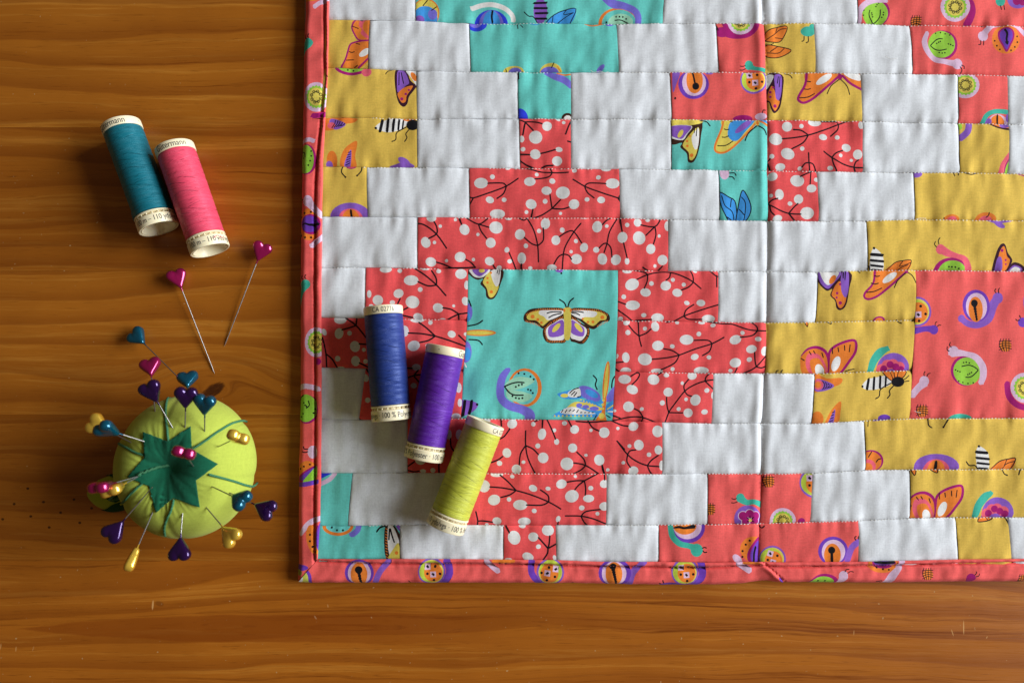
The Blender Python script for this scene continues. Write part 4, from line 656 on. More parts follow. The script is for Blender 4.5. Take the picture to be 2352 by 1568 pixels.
# the binding
p = PRT['left'] = Print('V3')
p.O(125, -4, 65, 22, ORA).L([(158, 58), (200, 28), (262, 2)], 34, LIL).G([(60, 335), (100, 300), (145, 335), (130, 372), (88, 400), (60, 430)], TEAL).lines([[(90, 305), (76, 290), (80, 272)], [(108, 300), (102, 285), (110, 268)]], 8)
p.L([(145, 912), (260, 902)], 40, MAG).flower(170, 765, 102, 1.0, 1.15).L([(40, 1115), (110, 1098), (145, 1110)], 34, LIL).O(92, 1252, 78, 118, MAG).O(82, 1250, 70, 112, LIME).dots([(130, 1190), (131, 1228), (122, 1265), (107, 1298)], 7).L([(40, 1185), (75, 1200), (82, 1235)], 8).dots([(60, 1220), (68, 1240)], 6).L([(250, 600), (262, 605)], 10)
p.f('B1').O(190, 668, 105, 142, ORA).O(212, 668, 92, 90, MAG).O(200, 665, 82, 74, PUR).L([(132, 672), (160, 660), (200, 672), (285, 668)], [10, 14, 20, 26], K).dots([(155, 567), (215, 560), (160, 785), (212, 785), (120, 600), (118, 765)], 10).L([(190, 470), (235, 520), (320, 600)], [80, 60, 50], LIL).O(182, 458, 46, 50, LIL).L([(222, 858), (325, 775)], 46, LIL).lines([[(105, 436), (138, 440)], [(105, 462), (138, 462)]], 9)
p.O(160, 1205, 48, 45, TEAL).L([(158, 1225), (120, 1290), (100, 1400)], [60, 40, 20], TEAL).lines([[(138, 1158), (124, 1145), (130, 1122)], [(168, 1155), (156, 1140), (166, 1118)]], 9)
p.f('V4').O(245, 1165, 34, 36, MAG).flower(228, 965, 122, 1.0, 1.28).L([(30, 1442), (120, 1422), (250, 1452)], 56, LIL)
p.f('C1').O(152, 70, 92, 114, MAG).O(145, 62, 86, 108, LIME).L([(165, 5), (172, 40), (150, 62)], 9).L([(95, 0), (100, -20), (125, -40)], 9).dots([(215, 70), (205, 100), (125, 105), (110, 130), (130, 20), (140, 38), (150, 48)], 7)
p.O(200, 405, 40, 50, LIL).lines([[(128, 362), (135, 380), (162, 382)], [(118, 402), (140, 408), (162, 402)]], 9).O(160, 560, 80, 88, ORA).G([(78, 605), (150, 545), (232, 508), (225, 570), (130, 640), (85, 640)], MAG).G([(90, 615), (150, 560), (220, 525), (140, 625)], PUR).G([(120, 640), (185, 560), (232, 512), (232, 600), (165, 650)], LIME).L([(65, 665), (150, 655), (232, 638)], 36, PUR).dots([(100, 538), (130, 518), (178, 502)], 8)
p.L([(105, 1048), (150, 985), (200, 945), (270, 920)], [30, 44, 44, 40], LIL).O(205, 1090, 52, 118, ORA, -12).dots([(180, 1050), (180, 1100), (200, 1145), (225, 1185)], 9).G([(262, 960), (232, 1040), (232, 1130), (262, 1190)], PUR).L([(240, 980), (225, 1050), (230, 1120)], 12, MAG).O(105, 1310, 60, 24, PUR).O(90, 1350, 28, 24, alb(150, 140, 60))
p = PRT['bottom'] = Print('C1')
p.O(120, 1398, 72, 90, PUR).O(108, 1398, 58, 78, alb(205, 205, 90)).O(98, 1392, 26, 38, OFF).G([(80, 1390), (98, 1372), (112, 1392), (94, 1410)], K, 1).O(90, 1436, 10, 10, K)
p.L([(690, 1420), (730, 1335), (800, 1255)], 46, VIO).O(565, 1350, 114, 108, PUR).O(565, 1353, 91, 95, LIL).O(562, 1362, 66, 92, ORA).O(560, 1325, 30, 30, K)
for i in range(5): p.O(562 + i * 4, 1352 + i * 21, 15 - i, 14, K)
p.L([(1248, 1250), (1272, 1350), (1215, 1445)], 56, PUR).diamond(1132, 1340, 108).L([(950, 1415), (960, 1440)], 9).L([(960, 1448), (1040, 1438)], 16, PUR)
p.f('C2').L([(680, 1262), (765, 1332)], 46, LIL).O(812, 1256, 92, 26, ORA).dots([(782, 1274), (828, 1276)], 8).L([(1032, 1255), (1032, 1350), (1095, 1440)], 50, PUR).diamond(1178, 1345, 108, 100).L([(1335, 1442), (1360, 1432)], 9)
p.f('C3').L([(225, 1445), (258, 1345), (350, 1255)], [60, 50, 44], VIO).O(115, 1350, 128, 112, PUR).O(110, 1355, 97, 98, LIL).O(108, 1358, 66, 96, ORA).O(100, 1298, 28, 26, K)
for i in range(7): p.O(102 + i * 4, 1325 + i * 18, 16 - i, 13, K)
p.L([(785, 1258), (802, 1370), (735, 1455)], 56, PUR).diamond(665, 1345, 108).L([(480, 1450), (560, 1438), (650, 1455)], 26, PUR).L([(1085, 1275), (1165, 1328)], 50, LIL).lines([[(480, 1440), (465, 1435)], [(498, 1430), (490, 1408)]], 9).L([(1400, 1390), (1445, 1440)], 16, PUR).O(1180, 1272, 70, 14, ORA)
p.f('C4').O(190, 1440, 118, 85, MAG).O(180, 1442, 96, 66, LIME).dots([(140, 1412), (195, 1413)], 8).L([(337, 1385), (318, 1445)], [70, 50], LIL).head(336, 1372, 36, LIL, [(348, 1340), (358, 1322), (380, 1320)], [(368, 1352), (390, 1338), (415, 1342)])
p.O(645, 1280, 118, 70, ORA).O(650, 1272, 94, 44, MAG).O(652, 1262, 84, 38, PUR).L([(580, 1262), (650, 1270), (730, 1264)], 20).dots([(555, 1288), (600, 1308), (648, 1322), (693, 1325)], 8).L([(795, 1250), (775, 1305), (722, 1370), (682, 1440)], [46, 40, 60, 70], LIL).ball(992, 1358, 46).head(1335, 1392, 36, MAG, [(1362, 1365), (1375, 1350), (1372, 1338)], [(1372, 1378), (1392, 1372), (1398, 1355)]).ball(1742, 1398, 40).L([(600, 1420), (640, 1412)], 9)
# ------------------------------------------------------------------ the quilt: rows of sewn patches inside a bound edge
SEAM = [
 [(700, -66), (1078, -58), (1755, -54), (2450, -48)],
 [(700, 42), (756, 43.6), (955, 47.4), (1078, 52.5), (1416, 54), (1645, 52.5), (1755, 54), (1971, 54), (2092, 57), (2352, 60), (2450, 61)],
 [(700, 153), (755, 155), (955, 162), (1091, 165), (1311, 166), (1540, 165), (1760, 166.6), (1871, 166.6), (1979, 168), (2100, 169), (2352, 174), (2450, 176)],
 [(700, 268), (750, 269), (958, 273), (1191, 271.7), (1311, 273), (1543, 273), (1762, 275.6), (1981, 278), (2202, 283), (2352, 286), (2450, 288)],
 [(700, 381), (745, 382), (959, 384.5), (1195, 386), (1311, 387), (1543, 388), (1763, 392), (1981, 395), (2206, 396), (2352, 398.6), (2450, 400)],
 [(700, 497), (843, 497.6), (960, 498.4), (1078, 499.6), (1423, 501), (1536, 503.5), (1652, 505), (1764, 507), (1880, 507.8), (1991, 507), (2104, 503.5), (2352, 506.6), (2450, 507)],
 [(700, 613.7), (840, 613.4), (1076, 617.6), (1420, 620), (1535, 621.7), (1764, 623), (1882, 624.5), (1994, 620.5), (2105, 620), (2352, 622.6), (2450, 623)],
 [(700, 729), (927, 731.7), (1074, 735), (1418, 736), (1650, 739), (1764, 740.5), (1878, 739.4), (2099, 734.7), (2450, 733)],
 [(700, 842.5), (746, 843.6), (838, 846), (1063, 850.7), (1414, 853), (1637, 857), (1757, 857), (1873, 857.7), (2095, 850), (2450, 848)],
 [(700, 962), (824, 964.3), (1060, 960.5), (1405, 966), (1634, 972.4), (1752, 972), (1865, 973), (1987, 965.6), (2092, 961), (2352, 959.7), (2450, 959)],
 [(700, 1087), (936, 1085.5), (1395, 1088), (1521, 1088.7), (1626, 1087), (1750, 1088), (1866, 1087), (1990, 1080), (2091, 1078), (2352, 1077), (2450, 1077)],
 [(700, 1207), (798, 1208), (919, 1205), (1157, 1205.8), (1276, 1206.4), (1514, 1205), (1626, 1203.5), (1743, 1202), (1864, 1198.5), (1971, 1195.6), (2090, 1189.7), (2198, 1188), (2450, 1188)],
 [(700, 1290), (2450, 1300)],
]
def seam(i, x): s = SEAM[i]; return np.interp(x, [q[0] for q in s], [q[1] for q in s])
w, b, c, m, t = 'w', 'b', 'c', 'm', 't'   # white, berry coral, snail coral, mustard, turquoise
ROWS = [
 [(955, 955, w), (1525, 1523, t), (1749, 1751, w), (1968, 1971, w), (2440, 2440, c)],
 [(849, 845, m), (1078, 1082, w), (1416.5, 1421.7, t), (1645, 1651.6, w), (1755, 1759, c), (1868, 1873.8, m), (2092, 2098.6, w), (2440, 2440, c)],
 [(956, 958, m), (1189.7, 1191, w), (1311, 1312, t), (1539.6, 1544, w), (1759, 1762.6, c), (1977, 1981, m), (2201, 2202, w), (2314, 2315, c), (2440, 2440, w)],
 [(957.5, 958.5, m), (1193, 1195.5, w), (1311, 1311.5, b), (1542, 1544, w), (1762, 1763, t), (1980.5, 1981.5, b), (2201, 2206, w), (2315, 2316, m), (2440, 2440, w)],
 [(842, 844, m), (1078, 1079.5, w), (1422, 1424.5, b), (1652, 1654, w), (1762.6, 1764.6, t), (1876, 1881, b), (2098.7, 2103, w), (2440, 2440, m)],
 [(959.7, 959, w), (1535, 1535.5, b), (1764.6, 1763.4, w), (1991, 1994, w), (2440, 2440, m)],
 [(839.8, 839, w), (1076, 1074, b), (None, None, t), (1650, 1649.5, b), (1764, 1763, w), (1881, 1875, w), (2104, 2101, m), (None, None, c)],
 [(1074, 1065, b), (1761, 1758.6, b), (2101, 2095.5, m)],
 [(838.5, 824, w), (1065, 1059.5, b), (1638.5, 1635, b), (1757.6, 1752, w), (1873, 1865.6, w), (2096, 2091, m)],
 [(936, 936.5, w), (1521, 1521, b), (1749.5, 1749.6, w), (1987, 1990, w), (2440, 2440, m)],
 [(809, 798.6, t), (1042, 1040, w), (1394, 1392, b), (1627, 1625.8, w), (1750.6, 1746, c), (1866.7, 1862, c), (2090.8, 2090, w), (2440, 2440, m)],
 [(918.5, 918, t), (1157, 1157, w), (1276.5, 1278, b), (1514.5, 1513, w), (1744.5, 1741.5, c), (1971.5, 1972, c), (2198, 2203.6, w), (2316, 2324, m), (2440, 2440, w)],
]
BASE = {w: WHITE, b: BERRY, c: CORAL, m: MUST, t: TURQ}
PNAME = {w: 'white_patch', b: 'berry_print_patch', c: 'coral_snail_print_patch', m: 'mustard_insect_print_patch', t: 'turquoise_insect_print_patch'}
BLOCK_T = (lambda y: np.interp(y, [617, 740, 850, 966], [1075.5, 1073.5, 1064.5, 1059]), lambda y: np.interp(y, [617, 740, 850, 966], [1420, 1418, 1413, 1406.5]))
BLOCK_C = (lambda y: np.interp(y, [617, 735, 850, 966], [2104.5, 2101, 2096, 2091]), lambda y: np.full(np.shape(y), 2440.0))
ZQ = 21.0
quilt = empty('quilt', P(1500, 700, 0)); tag(quilt, 'patchwork quilt of coral, turquoise, mustard and white pieces with coral bound edge', 'quilt')
bpy.context.view_layer.update()
M_CLOTH = cloth_mat('printed_cotton')
M_THREADW = NT('white_quilting_thread').p(Base_Color=(0.78, 0.76, 0.72), Roughness=0.7)
M_THREADC = NT('coral_thread').p(Base_Color=lin(238, 130, 120), Roughness=0.7)
SEED = np.array([_rs.rand() * 50 for _ in range(14)])
def soft(v):
    x, y = v[:, 0], v[:, 1]
    return (2.3 * N2(x * .0115 + 3, y * .012 + 8) + 1.7 * N2(x * .027 + y * .012 + 40, y * .014 - x * .007)
            + 2.0 * N2(x * .0042, y * .0050 + 77))
def xcen(y): return np.interp(y, [-60, 60, 170, 280, 400, 620, 740, 860, 970, 1090, 1205, 1290], [1748, 1755, 1760.5, 1762.5, 1764, 1764, 1762, 1757, 1752, 1749.6, 1745, 1741])
def make_h(top, bot, left, right, kt, kb, kind, i_top, i_bot):
    def h(v):
        x, y = v[:, 0], v[:, 1]
        dt = np.maximum(y - top(x), 0); db = np.maximum(bot(x) - y, 0); dl = np.maximum(x - left(y), 0); dr = np.maximum(right(y) - x, 0)
        z = ZQ + soft(v)
        for d, k in ((dt, i_top), (db, i_bot)):
            z = z + 3.2 * N2(x * .036 + SEED[k], y * .006 + k) * np.exp(-d / 30) + 1.0 * N2(x * .075 + SEED[k] * 2, y * .01) * np.exp(-d / 14)
            z = z - 3.4 * np.exp(-d / 2.8)
        z = z + 1.6 * (1 - np.exp(-dt / 16)) * (1 - np.exp(-db / 16))
        a, sg = (2.4, 3.6) if kind == w else (.8, 1.8)
        z = z - a * np.exp(-dl / sg) - a * np.exp(-dr / sg) * (1.0 if kind == w else .4)
        dc = np.abs(x - xcen(y)); sd = np.where(x < xcen(y), 1.0, 0.5)
        z = z - 3.0 * np.exp(-dc / 5.0) + sd * 1.9 * np.exp(-((dc - 15) / 8) ** 2)
        return z
    return h
def poly_edge(fy0, fy1, n, fun): return [fun(fy0 + (fy1 - fy0) * i / n) for i in range(n + 1)]
GAP = 0.22
def binding_in(y): return np.interp(y, [-70, 0, 154, 256, 384, 475, 650, 948, 1095, 1197, 1282], [758, 757, 754.7, 749, 742.5, 741, 739, 739.4, 738, 736, 731])
WALL_L = lambda y: binding_in(y) - 10
for r, row in enumerate(ROWS):
    prev = (WALL_L, None); idx = 0
    y0m, y1m = float(seam(r, 1500)), float(seam(r + 1, 1500))
    for k, (xt, xb, kind) in enumerate(row):
        i_top, i_bot = r, r + 1
        left = prev[0]
        if r in (6, 7, 8) and xt is None:
            if kind == t: left, right = BLOCK_T; i_bot = 9; nxt = BLOCK_T[1]
            else: left, right = BLOCK_C; i_bot = 9; nxt = None
        else:
            if xt > 2430: right = lambda y: np.full(np.shape(y), 2440.0)
            else: right = (lambda a, b2, q0, q1: (lambda y: a + (b2 - a) * (np.asarray(y, float) - q0) / (q1 - q0)))(xt, xb, y0m, y1m)
            nxt = right
            if (r, kind) == (7, b) and k == 0 or (r, k) == (8, 1) or (r, k) == (6, 1): right = BLOCK_T[0]; nxt = BLOCK_T[1]
            if (r, k) in ((6, 6), (7, 2), (8, 5)): right = BLOCK_C[0]; nxt = BLOCK_C[0]
            if (r, k) in ((7, 1), (8, 2), (6, 3)): left = BLOCK_T[1]
        top = (lambda q: (lambda x: seam(q, x)))(i_top); bot = (lambda q: (lambda x: seam(q, x)))(i_bot)
        yl0, yl1 = float(top(left(y0m))), float(bot(left(y1m))); xr_ = float(np.mean(right(np.array([y0m])))); yr0, yr1 = float(top(xr_)), float(bot(float(np.mean(right(np.array([seam(i_bot, 1500)]))))))
        n = 6 if i_bot - i_top == 1 else 14
        L_ = [(float(left(y)) + GAP, y) for y in np.linspace(yl1 - GAP, yl0 + GAP, n)]
        R_ = [(float(np.mean(right(np.array([y])))) - GAP, y) for y in np.linspace(yr0 + GAP, yr1 - GAP, n)]
        nx = max(4, int((R_[0][0] - L_[-1][0]) / 14))
        T_ = [(x, float(top(x)) + GAP) for x in np.linspace(L_[-1][0], R_[0][0], nx)][1:-1]
        B_ = [(x, float(bot(x)) - GAP) for x in np.linspace(R_[-1][0], L_[0][0], nx)][1:-1]
        outline = L_ + T_ + R_ + B_
        hf = make_h(top, bot, left, right, 0, 0, kind, i_top, i_bot)
        sh = PRT[r, k].sh if (r, k) in PRT else []
        cloth_piece(PNAME[kind], quilt, outline, sh, BASE[kind], hf, M_CLOTH, step=5.2, zref=ZQ)
        prev = (nxt, None)
# wadding under the patches, seen only as the dark line of a seam
ol = [(700, -64), (2438, -64), (2438, 1300), (1745, 1304), (700, 1300)]
vb = [P(x, y, 12) for x, y in ol]; vz = [Vector((q.x, q.y, 0.4 * S)) for q in vb]
me = mesh('wadding', vb + vz, [tuple(range(4, -1, -1)), tuple(range(5, 10))] + [(i, (i + 1) % 5, 5 + (i + 1) % 5, 5 + i) for i in range(5)], False)
child('wadding', me, quilt, NT('wadding_cotton').p(Base_Color=lin(150, 130, 120), Roughness=1.0))
# ---- bound edge
OUT_L = [(700, -70), (697.5, 0), (694, 120), (692, 256), (690, 402), (688.5, 473), (687, 560), (686, 652), (686.5, 740), (686, 850), (685, 992), (682, 1060), (682.4, 1153), (681, 1230), (681.5, 1299), (679, 1341)]
GRV_L = [(747, -70), (746, 0), (747, 154), (744, 300), (737, 430), (728, 520), (724, 600), (723, 700), (724, 850), (725, 1006), (723, 1182), (723, 1290)]
def out_l(y): return np.interp(y, [q[1] for q in OUT_L], [q[0] for q in OUT_L]) + 1.4 * N2(np.asarray(y) * .02, 3.0)
def grv_l(y): return np.interp(y, [-70, 0, 154, 312, 491, 640, 734, 1136, 1753 * KU, 1182, 1290], [747, 746, 746.5, 746, 738, 728, 725, 723.5, 725, 723, 724])
GRV_PTS = [(-70, 746), (0, 746), (179, 746.5), (282, 738), (371, 729), (421, 725), (652, 723.5), (1006, 725), (1182, 723), (1290, 724)]
def grv_l(y): return np.interp(y, [q[0] for q in GRV_PTS], [q[1] for q in GRV_PTS])
INN_B = [(700, 1283), (732, 1282.5), (918, 1282), (1156, 1283.5), (1279, 1285), (1378, 1288.5), (1513, 1288.5), (1627, 1290.8), (1741, 1288.5), (1790, 1290), (1972, 1288.5), (2202, 1283.5), (2324, 1282), (2450, 1281)]
OUT_B = [(660, 1341), (900, 1341.5), (1300, 1342), (1520, 1346), (1640, 1345.5), (1710, 1343), (1744, 1337.5), (1765, 1336), (1800, 1340), (2013, 1341), (2200, 1339), (2335, 1338.5), (2450, 1338)]
GRV_B = [(723, 1288), (855, 1293), (1210, 1295), (1378, 1300), (1627, 1303), (1730, 1297), (1800, 1301), (2013, 1298), (2190, 1294), (2335, 1291), (2450, 1290)]
ip = lambda T, x: np.interp(x, [q[0] for q in T], [q[1] for q in T])
inn_b = lambda x: ip(INN_B, x); grv_b = lambda x: ip(GRV_B, x)
out_b = lambda x: ip(OUT_B, x) + 1.2 * N2(np.asarray(x) * .03, 9.0)
def roll(d, rad): q = np.clip(d / rad, 0, 1); return np.sqrt(np.maximum(1 - (1 - q) ** 2, 0))
def h_left(v):
    x, y = v[:, 0], v[:, 1]; do = x - out_l(y); di = binding_in(y) - x; dg = x - grv_l(y)
    z = 1.0 + 26.0 * roll(do + .3, 17) + 2.0 * N2(y * .018 + 1, x * .02) * roll(do, 10) + 1.9 * N2(y * .034 + x * .012, x * .02 + 4) * roll(do, 10) + 1.1 * N2(y * .075 - x * .015, 7.0 + y * .013) * np.exp(-np.abs(dg) / 12)
    z = z - 9.5 * np.exp(-(dg / 3.0) ** 2) + 3.2 * roll(dg, 5) * (dg > 0)
    return z - 6.0 * (1 - roll(di + .3, 5.5))
def h_bottom(v):
    x, y = v[:, 0], v[:, 1]; do = out_b(x) - y; di = y - inn_b(x); dg = grv_b(x) - y
    z = 1.0 + 26.0 * roll(do + .3, 15) + 2.2 * N2(x * .018 + 5, y * .02) * roll(do, 10) + 2.0 * N2(x * .034 + y * .012, y * .02 + 4) * roll(do, 10) + 1.2 * N2(x * .075 - y * .015, 3.0 + x * .013) * np.exp(-np.abs(dg) / 12)
    z = z - 8.5 * np.exp(-(dg / 3.0) ** 2) + 3.2 * roll(dg, 5) * (dg > 0)
    s = (x - 1752) - (y - 1291) * 1.10                                    # the diagonal join of the binding strip
    z = z + 4.0 * np.exp(-((s + 7) / 9) ** 2) * roll(do, 10) - 4.5 * np.exp(-((s - 1.5) / 3.2) ** 2)
    return z - 6.0 * (1 - roll(di + .3, 5.5))
ys = np.linspace(-66, 1340, 130); yi = np.linspace(1282, -66, 120)
olL = [(float(out_l(y)), y) for y in ys] + [(float(x), float(y)) for x, y in zip(np.linspace(684, 729, 9), np.linspace(1335, 1284, 9))] + [(float(binding_in(y)), y) for y in yi]
xs = np.linspace(733, 2440, 150); xo = np.linspace(2440, 681, 150)
olB = [(float(x), float(inn_b(x))) for x in xs] + [(float(x), float(out_b(x))) for x in xo] + [(float(x), float(y)) for x, y in zip(np.linspace(686, 729.5, 9), np.linspace(1335, 1284.5, 9))]
ex = np.array([(float(grv_l(y)) + d, y) for y in np.linspace(-60, 1280, 300) for d in (-4.5, -2.5, 0, 2.5, 4.5)] + [(float(out_l(y)) + d, y) for y in np.linspace(-60, 1330, 260) for d in (1, 2.5, 5)])
eb = np.array([(x, float(grv_b(x)) + d) for x in np.linspace(735, 2435, 360) for d in (-4.5, -2.5, 0, 2.5, 4.5)] + [(x, float(out_b(x)) - d) for x in np.linspace(690, 2435, 320) for d in (1, 2.5, 5)])
bl = cloth_piece('binding', quilt, olL, PRT['left'].sh, CORAL, h_left, M_CLOTH, step=4.2, zref=24, extra=ex)
bb = cloth_piece('binding', quilt, olB, PRT['bottom'].sh, CORAL, h_bottom, M_CLOTH, step=4.2, zref=24, extra=eb)
bl['label'] = 'coral snail print binding along the left edge'; bb['label'] = 'coral snail print binding along the bottom edge'
# ---- stitches along the seams, too small to pick apart singly
def stitch_mesh(name, pts, zs, length, wid, zref):
    V, F = [], []
    for (x, y, a), z in zip(pts, zs):
        c0 = P(x, y, zref); c0.z = z * S; dx = Vector((math.cos(a), -math.sin(a), 0)); dy = Vector((-dx.y, dx.x, 0)); o = len(V); L = length * S / 2; W = wid * S / 2
        for (u, q, h) in ((-1, 0, -.5), (-.6, 1, 0), (-.6, -1, 0), (-.5, 0, .9), (.5, 0, .9), (.6, 1, 0), (.6, -1, 0), (1, 0, -.5)):
            V.append(c0 + dx * (u * L) + dy * (q * W) + Vector((0, 0, h * W)))
        F += [(o, o + 2, o + 3), (o, o + 3, o + 1), (o + 1, o + 3, o + 4, o + 5), (o + 3, o + 2, o + 6, o + 4), (o + 7, o + 5, o + 4), (o + 7, o + 4, o + 6)]
    return mesh(name, V, F)
for i in range(1, 12):
    segs = [(752, 2436)] if i not in (7, 8) else [(752, 1062), (1422, 2088)]
    pts = []
    for a, bnd in segs:
        x = a
        while x < bnd:
            x += 7.6 + random.uniform(-.6, .6)
            keep = N2(np.array([x * .006]), np.array([i * 3.7]))[0] + (x - 1150) / 1300
            if keep > -.05: pts.append((x, float(seam(i, x)) + 1.0 + random.uniform(-.5, .5), (float(seam(i, x + 5)) - float(seam(i, x - 5))) / 10 + random.uniform(-.12, .12)))
    v = np.array([(q[0], q[1]) for q in pts])
    z = ZQ + soft(v) + 3.2 * N2(v[:, 0] * .036 + SEED[i], v[:, 1] * .006 + i) + 1.0 * N2(v[:, 0] * .075 + SEED[i] * 2, v[:, 1] * .01) - 2.6 - 3.0 * np.exp(-np.abs(v[:, 0] - xcen(v[:, 1])) / 5)
    o = child('stitching', stitch_mesh('stitching', pts, z, 5.2, 2.0, ZQ), quilt, M_THREADW); o['kind'] = 'stuff'
pts = [(float(grv_l(y)) - .5, y, math.pi / 2) for y in np.arange(-55, 1275, 6.5)]
o = child('stitching', stitch_mesh('stitching', pts, h_left(np.array([q[:2] for q in pts])) + .6, 3.6, 1.6, 24), quilt, M_THREADC); o['kind'] = 'stuff'
pts = [(x, float(grv_b(x)) + .5, 0.0) for x in np.arange(740, 2435, 6.5)]
o = child('stitching', stitch_mesh('stitching', pts, h_bottom(np.array([q[:2] for q in pts])) + .6, 3.6, 1.6, 24), quilt, M_THREADC); o['kind'] = 'stuff'
# a few loose thread ends caught on the cloth
M_LINT = NT('loose_white_thread').p(Base_Color=(.8, .78, .75), Roughness=.8)
for fr, pl in (('Z5', [(1035, 632), (1070, 650), (1120, 640), (1160, 652), (1195, 645)]), ('B4', [(810, 622), (850, 612), (905, 614)]), ('C4', [(895, 82), (915, 92), (945, 98)]), ('Z7', [(540, 505), (590, 530), (650, 522)]), ('C1', [(880, 1000), (905, 1040), (890, 1090)])):
    q = Print(fr); v = np.array([q.c(*a) for a in pl]); v = catmull(v, 5)
    pts = [P(a[0], a[1], ZQ + 4.5) for a in v]
    VV, FF = tube(pts, .55 * S, 5); child('loose_thread', mesh('loose_thread', VV, FF), quilt, M_LINT)
# ------------------------------------------------------------------ thread spools
M_CREAM = NT('cream_plastic'); M_CREAM.p(Base_Color=lin(240, 226, 190), Roughness=.38, Specular_IOR_Level=.45, Subsurface_Weight=.12, Subsurface_Scale=.0012, Subsurface_Radius=(1.0, .7, .4)); M_CREAM = M_CREAM.m
M_INK = NT('grey_ink').p(Base_Color=lin(62, 62, 66), Roughness=.6)
def thread_mat(name, col):
    t = NT(name); uv = t.n('ShaderNodeTexCoord').outputs['UV']; sp = t.n('ShaderNodeSeparateXYZ'); t.t.links.new(uv, sp.inputs[0])
    a, v = sp.outputs[0], sp.outputs[1]                         # a: turns round the spool, v: units along it
    wob = t.noise(t.xyz(t.math('MULTIPLY', a, 2.0), t.math('MULTIPLY', v, .03), 1.0), 1.0, 2, .5)
    sk = t.math('MULTIPLY', t.math('SUBTRACT', t.noise(t.xyz(0.0, t.math('MULTIPLY', v, .05), 3.0), 1.0, 1), .5), 190.0)
    vv = t.math('ADD', v, t.math('ADD', t.math('MULTIPLY', a, sk), t.math('MULTIPLY', wob, 4.0)))
    n1 = t.noise(t.xyz(t.math('MULTIPLY', a, 1.6), t.math('MULTIPLY', vv, .40), 0.0), 1.0, 3, .7)
    n2 = t.noise(t.xyz(t.math('MULTIPLY', a, 5.0), t.math('MULTIPLY', t.math('SUBTRACT', v, t.math('MULTIPLY', a, 30.0)), .22), 7.0), 1.0, 2, .6)
    st = t.math('SINE', t.math('MULTIPLY', vv, 2 * math.pi / 2.3))
    h = t.math('ADD', t.math('MULTIPLY', n1, 1.3), t.math('ADD', t.math('MULTIPLY', st, .16), t.math('MULTIPLY', n2, .5)))
    dk = None
    for sg, of in ((1, 0.0), (-1, 11.0)):                          # crossing turns of the winding
        q = t.math('MULTIPLY_ADD', a, 74.0 * sg, v); ln_ = t.noise(t.xyz(of, t.math('MULTIPLY', q, .21), t.math('MULTIPLY', a, 1.5)), 1.0, 2, .75)
        pm = t.noise(t.xyz(t.math('MULTIPLY', a, 7.0), t.math('MULTIPLY', v, .035), of), 1.0, 1, .5)
        e_ = t.math('MULTIPLY', t.maprange(ln_, .56, .66, 0.0, 1.0, True), t.maprange(pm, .42, .58, 0.0, 1.0, True)); dk = e_ if dk is None else t.math('MAXIMUM', dk, e_)
    h = t.math('SUBTRACT', h, t.math('MULTIPLY', dk, .38))
    f = t.maprange(h, .45, 1.2, 0.0, 1.0)
    c1 = t.ramp(f, [(0.0, tuple(q * .34 for q in col)), (.30, tuple(q * .88 for q in col)), (1.0, tuple(min(.9, q * 1.16 + .012) for q in col))])
    t.p(Base_Color=c1, Roughness=.46, Specular_IOR_Level=.75, Specular_Tint=tuple(min(1, q ** .5 + .22) for q in col), Sheen_Weight=.10, Sheen_Roughness=.4, Sheen_Tint=tuple(min(1, q ** .5 + .1) for q in col))
    t.bump(h, .6, .00016); return t.m
def lathe(prof, n=72, closed=False):
    """profile of (radius, position along the axis) in units; axis along local x, up is local z"""
    V, F, UV = [], [], []
    for (r, x) in prof:
        for k in range(n):
            q = 2 * math.pi * k / n + math.pi; V.append((x * S, r * math.sin(q) * S, r * math.cos(q) * S))
    m_ = len(prof)
    for i in range(m_ if closed else m_ - 1):
        for k in range(n):
            i2 = (i + 1) % m_; F.append((i * n + k, i2 * n + k, i2 * n + (k + 1) % n, i * n + (k + 1) % n)); UV.append(((k / n, prof[i][1]), (k / n, prof[i2][1]), ((k + 1) / n, prof[i2][1]), ((k + 1) / n, prof[i][1])))
    return V, F, UV
def lathe_mesh(name, prof, closed=False, uv=False, n=72):
    V, F, UV = lathe(prof, n, closed); me = mesh(name, V, F)
    if uv:
        l = me.uv_layers.new(name='UVMap'); l.data.foreach_set('uv', np.array(UV).ravel())
    me.set_sharp_from_angle(angle=math.radians(40)) if hasattr(me, 'set_sharp_from_angle') else None
    return me
def text_on(text, size, r, x_mid, phi_mid, squeeze=1.0, xs=.78):
    """lettering bent round the spool; top of the letters towards the start of the axis"""
    cu = bpy.data.curves.new('lettering', 'FONT'); cu.body = text; cu.size = size; cu.align_x = 'CENTER'; cu.align_y = 'CENTER'; cu.space_character = squeeze
    ob = bpy.data.objects.new('lettering_tmp', cu); C.objects.link(ob)
    bpy.context.view_layer.update(); dg = bpy.context.evaluated_depsgraph_get(); me0 = bpy.data.meshes.new_from_object(ob.evaluated_get(dg))
    bpy.data.objects.remove(ob); bpy.data.curves.remove(cu)
    V = []
    for q in me0.vertices:
        ph = math.radians(phi_mid) + q.co.x * xs / r; V.append(((x_mid - q.co.y) * S, r * math.sin(ph) * S, r * math.cos(ph) * S))
    F = [tuple(pp.vertices) for pp in me0.polygons]; bpy.data.meshes.remove(me0)
    return mesh('lettering', V, F, False)
